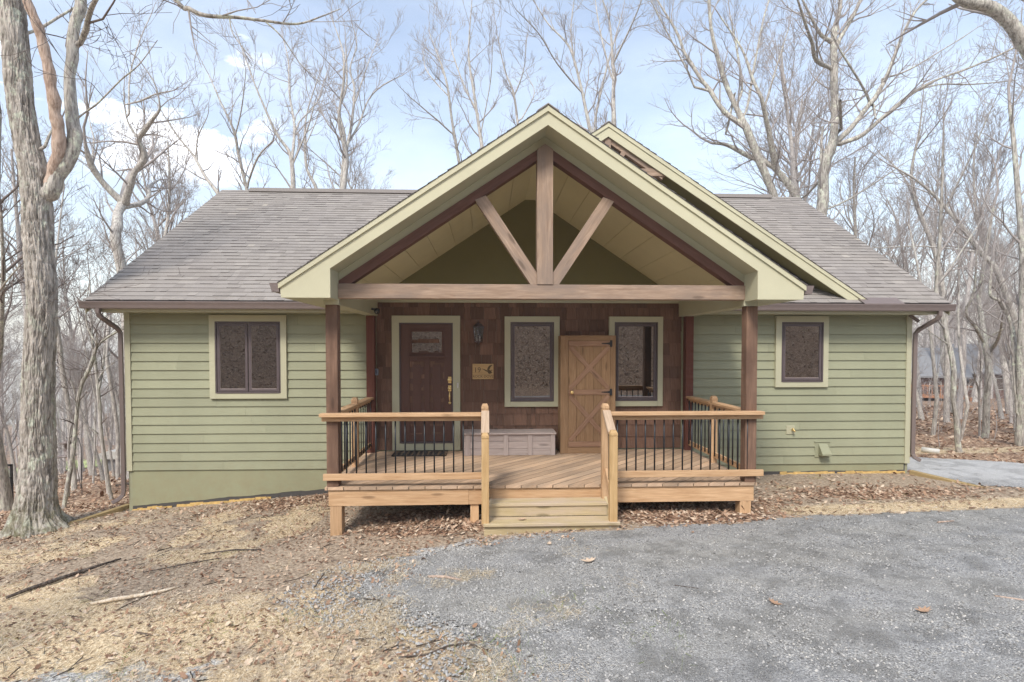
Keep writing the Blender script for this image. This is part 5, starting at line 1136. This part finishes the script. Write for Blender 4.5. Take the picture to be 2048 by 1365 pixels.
# the overhanging limbs that enter from outside the frame, each on its own trunk
def offtree(x,y,r,h,limbs,label,seed,m):
    rng=np.random.default_rng(seed); root=tree_root(x,y,label); zg=Tf(x,y); tb=TB()
    pl=spline([(x,y,zg-.2,r*1.3),(x,y,zg+1,r*1.05),(x+.1,y,h*.5,r*.9),(x-.1,y+.1,h,r*.6)],5); tb.tube(pl[:,:3],pl[:,3],16); tb.build('trunk',m,root)
    lb=TB(); tw=TB()
    for l,ev,Ls in limbs:
        L=spline(l,5); lb.tube(L[:,:3],L[:,3],9); twigs_on(tw,L,rng,ev*1.3,Ls,2,.0025,.3,.02)
    lb.build('limb',m,root); tw.build('crown',M['twig'],root)
offtree(-5.6,-7.4,.24,9.,[([(-5.55,-7.35,5.6,.06),(-4.4,-6.2,6.4,.030),(-3.3,-5.0,5.6,.022),(-2.74,-4.5,4.84,.018),(-2.59,-4.5,4.725,.019),(-2.44,-4.5,4.668,.017),(-2.18,-4.5,4.66,.014),(-1.956,-4.5,4.638,.012),(-1.67,-4.5,4.617,.009),(-1.45,-4.5,4.69,.006),(-1.3,-4.45,4.79,.004)],.30,.55),
 ([(-2.75,-4.55,4.84,.011),(-2.45,-4.6,4.80,.009),(-2.1,-4.7,4.74,.007),(-1.85,-4.75,4.86,.005)],.22,.4),([(-2.25,-4.5,4.66,.006),(-2.22,-4.5,4.52,.005),(-2.12,-4.5,4.38,.004),(-2.05,-4.5,4.30,.003)],.2,.2),([(-1.95,-4.5,4.64,.008),(-1.80,-4.5,4.50,.006),(-1.66,-4.45,4.30,.004),(-1.5,-4.4,4.16,.003)],.25,.3)],
 'bare tree whose thin dark limb hangs across the sky at top left',900,M['bark2'])
offtree(11.2,-2.3,.30,12.,[([(11.2,-2.3,3.6,.17),(10.0,-1.9,4.3,.14),(9.1,-1.6,4.8,.11),(8.6,-1.5,5.5,.10),(8.2,-1.5,6.1,.095),(7.85,-1.5,6.6,.09),(7.5,-1.5,6.86,.085),(7.13,-1.5,6.92,.07),(6.91,-1.5,7.05,.065),(6.4,-1.4,7.5,.05),(6.,-1.3,8.2,.03)],.6,1.1)],
 'tree outside the yard whose lichened limb crosses the top right corner',901,M['bark2'])
# generic bare trees of the wood: prototypes, then copies
protos=[]
def proto(seed,h,r,fork,spread,tm,cm):
    rng=np.random.default_rng(seed); tb=TB(); cr=TB(); n=9; P=[np.array([0,0,-.4])]; d=np.array([rng.normal(0,.05),rng.normal(0,.05),1.])
    for i in range(n):
        d=d+rng.normal(0,.07,3)*[1,1,0]; d[2]=max(d[2],.8); d/=np.linalg.norm(d); P.append(P[-1]+d*h/n)
    P=np.array(P); R=r*(1.25-np.linspace(0,1,n+1)**.8*1.05); R[0]*=1.25; pl=spline(np.c_[P,R],3); tb.tube(pl[:,:3],pl[:,3],8)
    t0=int(len(pl)*fork)
    for i in range(t0,len(pl)-1):
        for q in range(1 if rng.random()<.7 else 2):
            L=h*rng.uniform(.16,.34)*(1.1-.6*(i-t0)/(len(pl)-t0))
            limb(cr,pl[i,:3],rdir(np.array([0,0,1.]),rng.uniform(.3,spread),rng),L,pl[i,3]*.5,1,4,rng,.13,None,.0045,1.)
    for q in range(6):
        i=rng.integers(3,t0); limb(cr,pl[i,:3],rdir(np.array([0,0,1.]),rng.uniform(.9,1.4),rng),rng.uniform(.5,1.6),.014,2,4,rng,.05,None,.004)
    return tb,cr
first={}
def gtree(pi,x,y,s,rz,label,grp):
    if pi not in first:
        c=PR[pi]; tb,cr=proto(*c); root=empty('bare_tree',(0,0,0),label,'tree',grp)
        a=tb.build('trunk',c[5],root); k=cr.build('crown',c[6],root); first[pi]=(root,a,k); o=root
    else:
        r0,a,k=first[pi]; o=r0.copy(); COL.objects.link(o)
        for ch in (a,k): cc=ch.copy(); COL.objects.link(cc); cc.parent=o
        o['label']=label; o['group']=grp
    o.location=(x,y,Tf(x,y)); o.rotation_euler=(0,0,rz); o.scale=(s,s,s*random.uniform(.9,1.15))
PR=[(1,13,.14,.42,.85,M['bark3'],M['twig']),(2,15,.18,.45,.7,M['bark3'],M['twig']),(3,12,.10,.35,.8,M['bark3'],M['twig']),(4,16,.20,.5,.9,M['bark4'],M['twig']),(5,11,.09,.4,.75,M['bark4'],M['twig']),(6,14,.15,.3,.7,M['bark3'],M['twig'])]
rg=random.Random(5)
def clear(x,y,L,dm):
    return all((x-a)**2+(y-b_)**2>dm*dm for a,b_ in L)
used=[(t[0][0][0],t[0][0][1]) for t in TR]
def place(n,xr,yr,dm,label,grp,sc=(.75,1.15)):
    k=0;tr=0
    while k<n and tr<4000:
        tr+=1; x=rg.uniform(*xr);y=rg.uniform(*yr)
        if (-8.2<x<9.5 and y<12.5) or drive_mask(np.array([x]),np.array([y]))[0]>-.6 or not clear(x,y,used,dm): continue
        used.append((x,y)); gtree(rg.randrange(6),x,y,rg.uniform(*sc),rg.uniform(0,6.28),label,grp); k+=1
place(8,(-26,-9),(5.5,17),1.7,'bare grey tree among others in the near woods left of the house','bare trees left of the house')
place(13,(-46,-14),(17,36),2.2,'slim bare tree deeper in the woods on the left','bare trees deep in the left woods')
place(9,(10.5,30),(6.5,19),1.5,'bare grey tree among others in the near woods right of the lane','bare trees right of the lane')
place(13,(15,50),(19,38),2.,'slim bare tree deeper in the woods on the right','bare trees deep in the right woods')
place(9,(-13,17),(17,32),2.6,'bare treetop showing above the roof from the woods behind','treetops behind the roof',(.85,1.15))
place(24,(-26,26),(-42,-18),2.4,'bare tree on the slope behind the camera','trees on the slope across the drive')
# thin understory saplings
place(22,(-18,-8.6),(2.5,12),.7,'pencil thin sapling in the undergrowth left of the house','saplings left of the house',(.22,.42))
place(26,(10.8,22),(3.4,13),.7,'pencil thin sapling in the undergrowth right of the lane','saplings right of the lane',(.22,.45))
# far wood as one mass
rng=np.random.default_rng(77)
def woodmass(name,label,n,xr,yr,r,hh,m,seed,lev=3):
    tb=TB(); k=0; rr=np.random.default_rng(seed)
    while k<n:
        x=rr.uniform(*xr);y=rr.uniform(*yr)
        if abs(math.atan2(x,y+9.44))>.85 : continue
        if (1-((x+58)/30)**2-((y-54)/13)**2)>0: continue
        k+=1; h=rr.uniform(*hh); z=Tf(x,y); l=rr.normal(0,.04,2)
        P=np.array([[x+l[0]*t*h+rr.normal(0,.1)*(t>0),y+l[1]*t*h,z+t*h-.3*(t==0)] for t in np.linspace(0,1,5)]); R=r*rr.uniform(.6,1.3)*np.array([1.2,.95,.7,.4,.12]); tb.tube(P,R,4)
        for q in range(9):
            t=rr.uniform(.3,.98); i=min(int(t*4),3); p0=P[i]+(P[i+1]-P[i])*(t*4-i)
            limb(tb,p0,rdir(np.array([0,0,1.]),rr.uniform(.3,.9),rr),h*rr.uniform(.12,.3)*(1.2-t*.6),r*.4*(1.1-t),4-lev,3,rr,.1,3,.016)
    o=tb.build(name,m,None); return tag(o,label,'woodland',kind='stuff')
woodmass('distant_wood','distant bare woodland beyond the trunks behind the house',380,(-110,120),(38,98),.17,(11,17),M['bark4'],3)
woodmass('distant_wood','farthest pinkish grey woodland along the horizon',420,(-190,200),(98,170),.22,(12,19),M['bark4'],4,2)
# brush: tangle of fine undergrowth twigs
tb=TB(); rr=np.random.default_rng(9)
for i in range(240):
    s_=rr.random()<.5; x=rr.uniform(-30,-8.8) if s_ else rr.uniform(10.4,34); y=rr.uniform(3.2,30)
    if drive_mask(np.array([x]),np.array([y]))[0]>-.4: continue
    limb(tb,(x,y,Tf(x,y)-.05),rdir(np.array([0,0,1.]),rr.uniform(0,.4),rr),rr.uniform(.8,2.4),.010+.0004*y,2,4,rr,.05,3,.0035+.0002*y)
tag(tb.build('undergrowth',M['twig'],None),'fine tangle of bare undergrowth between the trees','undergrowth',kind='stuff')
# ------------------------------------------------------------------ things beyond the trees
def cabin(x,y,w,d,h,rh,rz,wallm,roofm,label,deck=False):
    z=Tf(x,y)-.2; e=empty('neighbouring_house',(x,y,z),label,'house')
    def sh(b): 
        c,s_=math.cos(rz),math.sin(rz); b.v=[(x+v[0]*c-v[1]*s_,y+v[0]*s_+v[1]*c,z+v[2]) for v in b.v]; return b
    b=MB(); b.box(-w/2,w/2,0,d,0,h,.5); b.prism([(0,h),(d,h),(d/2,h+rh)],-w/2+.02,w/2-.02,.5,'x'); sh(b).build('wall',wallm,e)
    b=MB()
    for s_ in (0,1):
        y0=-.5 if s_==0 else d+.5
        b.hexa([(-w/2-.5,y0,h-.35),(w/2+.5,y0,h-.35),(-w/2-.5,d/2,h+rh-.0),(w/2+.5,d/2,h+rh),(-w/2-.5,y0,h-.2),(w/2+.5,y0,h-.2),(-w/2-.5,d/2,h+rh+.15),(w/2+.5,d/2,h+rh+.15)],.6)
    sh(b).build('roof',roofm,e)
    for wx in (-w*.3,w*.05,w*.33):
        b=MB(); b.box(wx,wx+.9,-.05,-.01,h-1.9,h-.7,.5); fr=sh(b).build('window',M['white'],e)
        b=MB(); b.box(wx+.08,wx+.82,-.07,-.051,h-1.82,h-.78,.5); sh(b).build('pane',M['glass'],fr)
    if deck:
        b=MB(); b.box(-w/2,w/2,-2.5,-.1,.6,.75,.5); b.box(-w/2,w/2,-2.5,-2.4,1.6,1.72,.5)
        for i in range(int(w/.3)): b.box(-w/2+i*.3,-w/2+i*.3+.08,-2.48,-2.42,.75,1.6,.5)
        for i in range(4): b.box(-w/2+i*w/3.1,-w/2+i*w/3.1+.2,-2.5,-2.3,-1.2,.6,.5)
        sh(b).build('deck_railing',M['orange'],e)
    return e
M['orange']=wood('orange_stain',hx('#9c6e52'),hx('#b98a6a'),.1,False)
M['bluegrey']=plain('grey_roof',hx('#7f8082'),.9); M['darkroof']=plain('dark_roof',hx('#5a524e'),.9)
M['brownwall']=plain('brown_wall',hx('#6a5148'),.9)
M['redwall']=plain('red_wall',hx('#8a4a3c'),.9)
cabin(39.5,38,5.5,6,2.6,2.2,-.5,M['brownwall'],M['bluegrey'],'brown cabin with orange deck railing glimpsed through the right woods',True)
cabin(50.5,43,7,7,3.,2.6,-.4,M['brownwall'],M['bluegrey'],'larger grey roofed house beyond the orange railed cabin',False)
cabin(-24.5,13.5,4,4,2.,1.2,.5,M['redwall'],M['darkroof'],'red brown cabin hidden behind the oaks at far left',False)
# bird feeder and white shed roof
bf=empty('bird_feeder',(-9.0,3.0,Tf(-9.,3.)),'thin pole bird feeder standing in the leaves beside the huge oak','bird feeder')
zf=Tf(-9.,3.); b=MB(); b.tube([(-9.,3.,zf-.1),(-9.,3.,zf+1.05),(-9.05,3.,zf+1.25),(-9.2,3.,zf+1.30),(-9.3,3.,zf+1.2)],.008,6,.5); b.build('pole',M['black'],bf)
b=MB(); b.lathe((-9.3,3.,zf+.85),[(.0,0),(.16,.0),(.17,.02),(.05,.03),(.05,.26),(.14,.30),(.0,.36)],12,.5); b.build('feeder_body',M['gutter'],bf)
ws=empty('white_shed',(-19.6,20.4,Tf(-19.6,20.4)),'small white topped shed far off beside the left downspout','shed')
z=Tf(-19.6,20.4); b=MB(); b.box(-20.2,-19.,19.9,20.9,z-.1,z+.75,.5); b.build('wall',M['bluegrey'],ws)
b=MB(); b.prism([(-20.4,z+.75),(-18.8,z+.75),(-19.0,z+1.05),(-19.6,z+1.2),(-20.2,z+1.05)],19.7,21.1,.5); b.build('roof',M['white'],ws)
# dark patio bench glimpsed at the left edge
bn=empty('patio_bench',(-10.2,1.8,Tf(-10.2,1.8)),'black slatted metal bench at the far left edge behind the trunks','bench')
z=Tf(-9.9,1.8)-.02; X0,X1=-10.9,-9.66
b=MB(); 
for i in range(5): b.box(X0,X1,1.55+i*.09,1.62+i*.09,z+.42,z+.44,.5)
b.build('seat',M['black'],bn)
b=MB(); b.box(X0,X1,2.02,2.05,z+.86,z+.90,.5); b.box(X0,X1,2.02,2.05,z+.50,z+.53,.5)
for i in range(14): b.box(X0+.02+i*(X1-X0-.05)/13,X0+.035+i*(X1-X0-.05)/13,2.025,2.045,z+.53,z+.86,.5)
b.build('backrest',M['black'],bn)
for x in (X0,X1-.04):
    for y in (1.55,2.02): b=MB(); b.box(x,x+.035,y,y+.035,z-.02,z+(.42 if y<1.8 else .9),.5); b.build('leg',M['black'],bn)
    b=MB(); b.box(x,x+.035,1.53,2.05,z+.62,z+.65,.5); b.build('armrest',M['black'],bn)
# ------------------------------------------------------------------ light, sky, camera
SUN_EL,SUN_AZ=47,203     # azimuth measured clockwise from +Y
el,az=math.radians(SUN_EL),math.radians(SUN_AZ)
w=bpy.data.worlds.new('World'); S.world=w; w.use_nodes=True; nt=w.node_tree; N=nt.nodes; Lk=nt.links; bg=N['Background']
sky=N.new('ShaderNodeTexSky'); sky.sky_type='NISHITA'; sky.sun_disc=False; sky.sun_elevation=el; sky.sun_rotation=az; sky.air_density=1.2; sky.dust_density=1.2; sky.ozone_density=1.2
tc=N.new('ShaderNodeTexCoord')
def nz(scale,det,rough,vs,loc=(0,0,0)):
    mp=N.new('ShaderNodeMapping'); mp.inputs['Scale'].default_value=vs; mp.inputs['Location'].default_value=loc; Lk.new(tc.outputs['Generated'],mp.inputs['Vector'])
    n=N.new('ShaderNodeTexNoise'); n.inputs['Scale'].default_value=scale; n.inputs['Detail'].default_value=det; n.inputs['Roughness'].default_value=rough; Lk.new(mp.outputs[0],n.inputs['Vector']); return n.outputs['Fac']
def rmp(f,a,b_,lo=0.,hi=1.):
    r=N.new('ShaderNodeMapRange'); r.interpolation_type='SMOOTHSTEP'; Lk.new(f,r.inputs[0]); r.inputs[1].default_value=a; r.inputs[2].default_value=b_; r.inputs[3].default_value=lo; r.inputs[4].default_value=hi; return r.outputs[0]
def mth(op,a,b_):
    n=N.new('ShaderNodeMath'); n.operation=op; n.use_clamp=False
    for i,v in ((0,a),(1,b_)):
        if isinstance(v,bpy.types.NodeSocket): Lk.new(v,n.inputs[i])
        else: n.inputs[i].default_value=v
    return n.outputs[0]
sx=N.new('ShaderNodeSeparateXYZ'); Lk.new(tc.outputs['Generated'],sx.inputs[0])
puff=rmp(nz(3.2,7,.58,(1,1,2.6),(.35,.1,.2)),.47,.62)
# the cloud bank stands on the left part of the sky, at a middle height
bank=mth('MULTIPLY',rmp(sx.outputs[0],-.27,-.42),mth('MULTIPLY',rmp(sx.outputs[2],.22,.31),rmp(sx.outputs[2],.56,.44)))
veil=rmp(nz(1.6,6,.6,(1,1,3.)),.3,.9,.08,.26)
hor=rmp(sx.outputs[2],.22,.0,0.,.12)
fac=mth('MAXIMUM',mth('MULTIPLY',puff,bank),mth('ADD',veil,hor))
mx=N.new('ShaderNodeMix'); mx.data_type='RGBA'; Lk.new(fac,mx.inputs[0]); Lk.new(sky.outputs[0],mx.inputs[6]); mx.inputs[7].default_value=(13.,13.3,13.9,1)
Lk.new(mx.outputs[2],bg.inputs['Color']); bg.inputs['Strength'].default_value=.12
sl=bpy.data.lights.new('sun','SUN'); sl.energy=2.1; sl.angle=math.radians(14); sl.color=(1.,.95,.88)
so=bpy.data.objects.new('sun',sl); COL.objects.link(so)
dv=Vector((math.sin(az)*math.cos(el),math.cos(az)*math.cos(el),math.sin(el))); so.rotation_euler=dv.to_track_quat('Z','Y').to_euler()
hz=bpy.data.materials.new('haze'); hz.use_nodes=True; hn=hz.node_tree.nodes; hn.remove(hn['Principled BSDF']); pv=hn.new('ShaderNodeVolumePrincipled'); pv.inputs['Color'].default_value=(1.,.95,.90,1); pv.inputs['Density'].default_value=.0019; pv.inputs['Anisotropy'].default_value=.2
hz.node_tree.links.new(pv.outputs[0],hn['Material Output'].inputs['Volume'])
b=MB(); b.box(-262,262,-92,322,-16,36); ho=b.build('haze',hz); tag(ho,'thin pale air between the trees','haze',kind='stuff')
cam=bpy.data.cameras.new('camera'); cam.sensor_width=36; cam.lens=1090/2048*36; cam.shift_y=42.5/2048; cam.clip_start=.05; cam.clip_end=1500
co=bpy.data.objects.new('camera',cam); COL.objects.link(co); co.location=(0,-9.44,1.77); co.rotation_euler=(math.radians(90-1.47),0,math.radians(-2.57)); S.camera=co
vs=S.view_settings; vs.view_transform='Standard'; vs.look='None'; vs.gamma=1; vs.exposure=.90; vs.use_curve_mapping=False
S.cycles.max_bounces=6; S.cycles.transparent_max_bounces=12; S.cycles.use_denoising=True
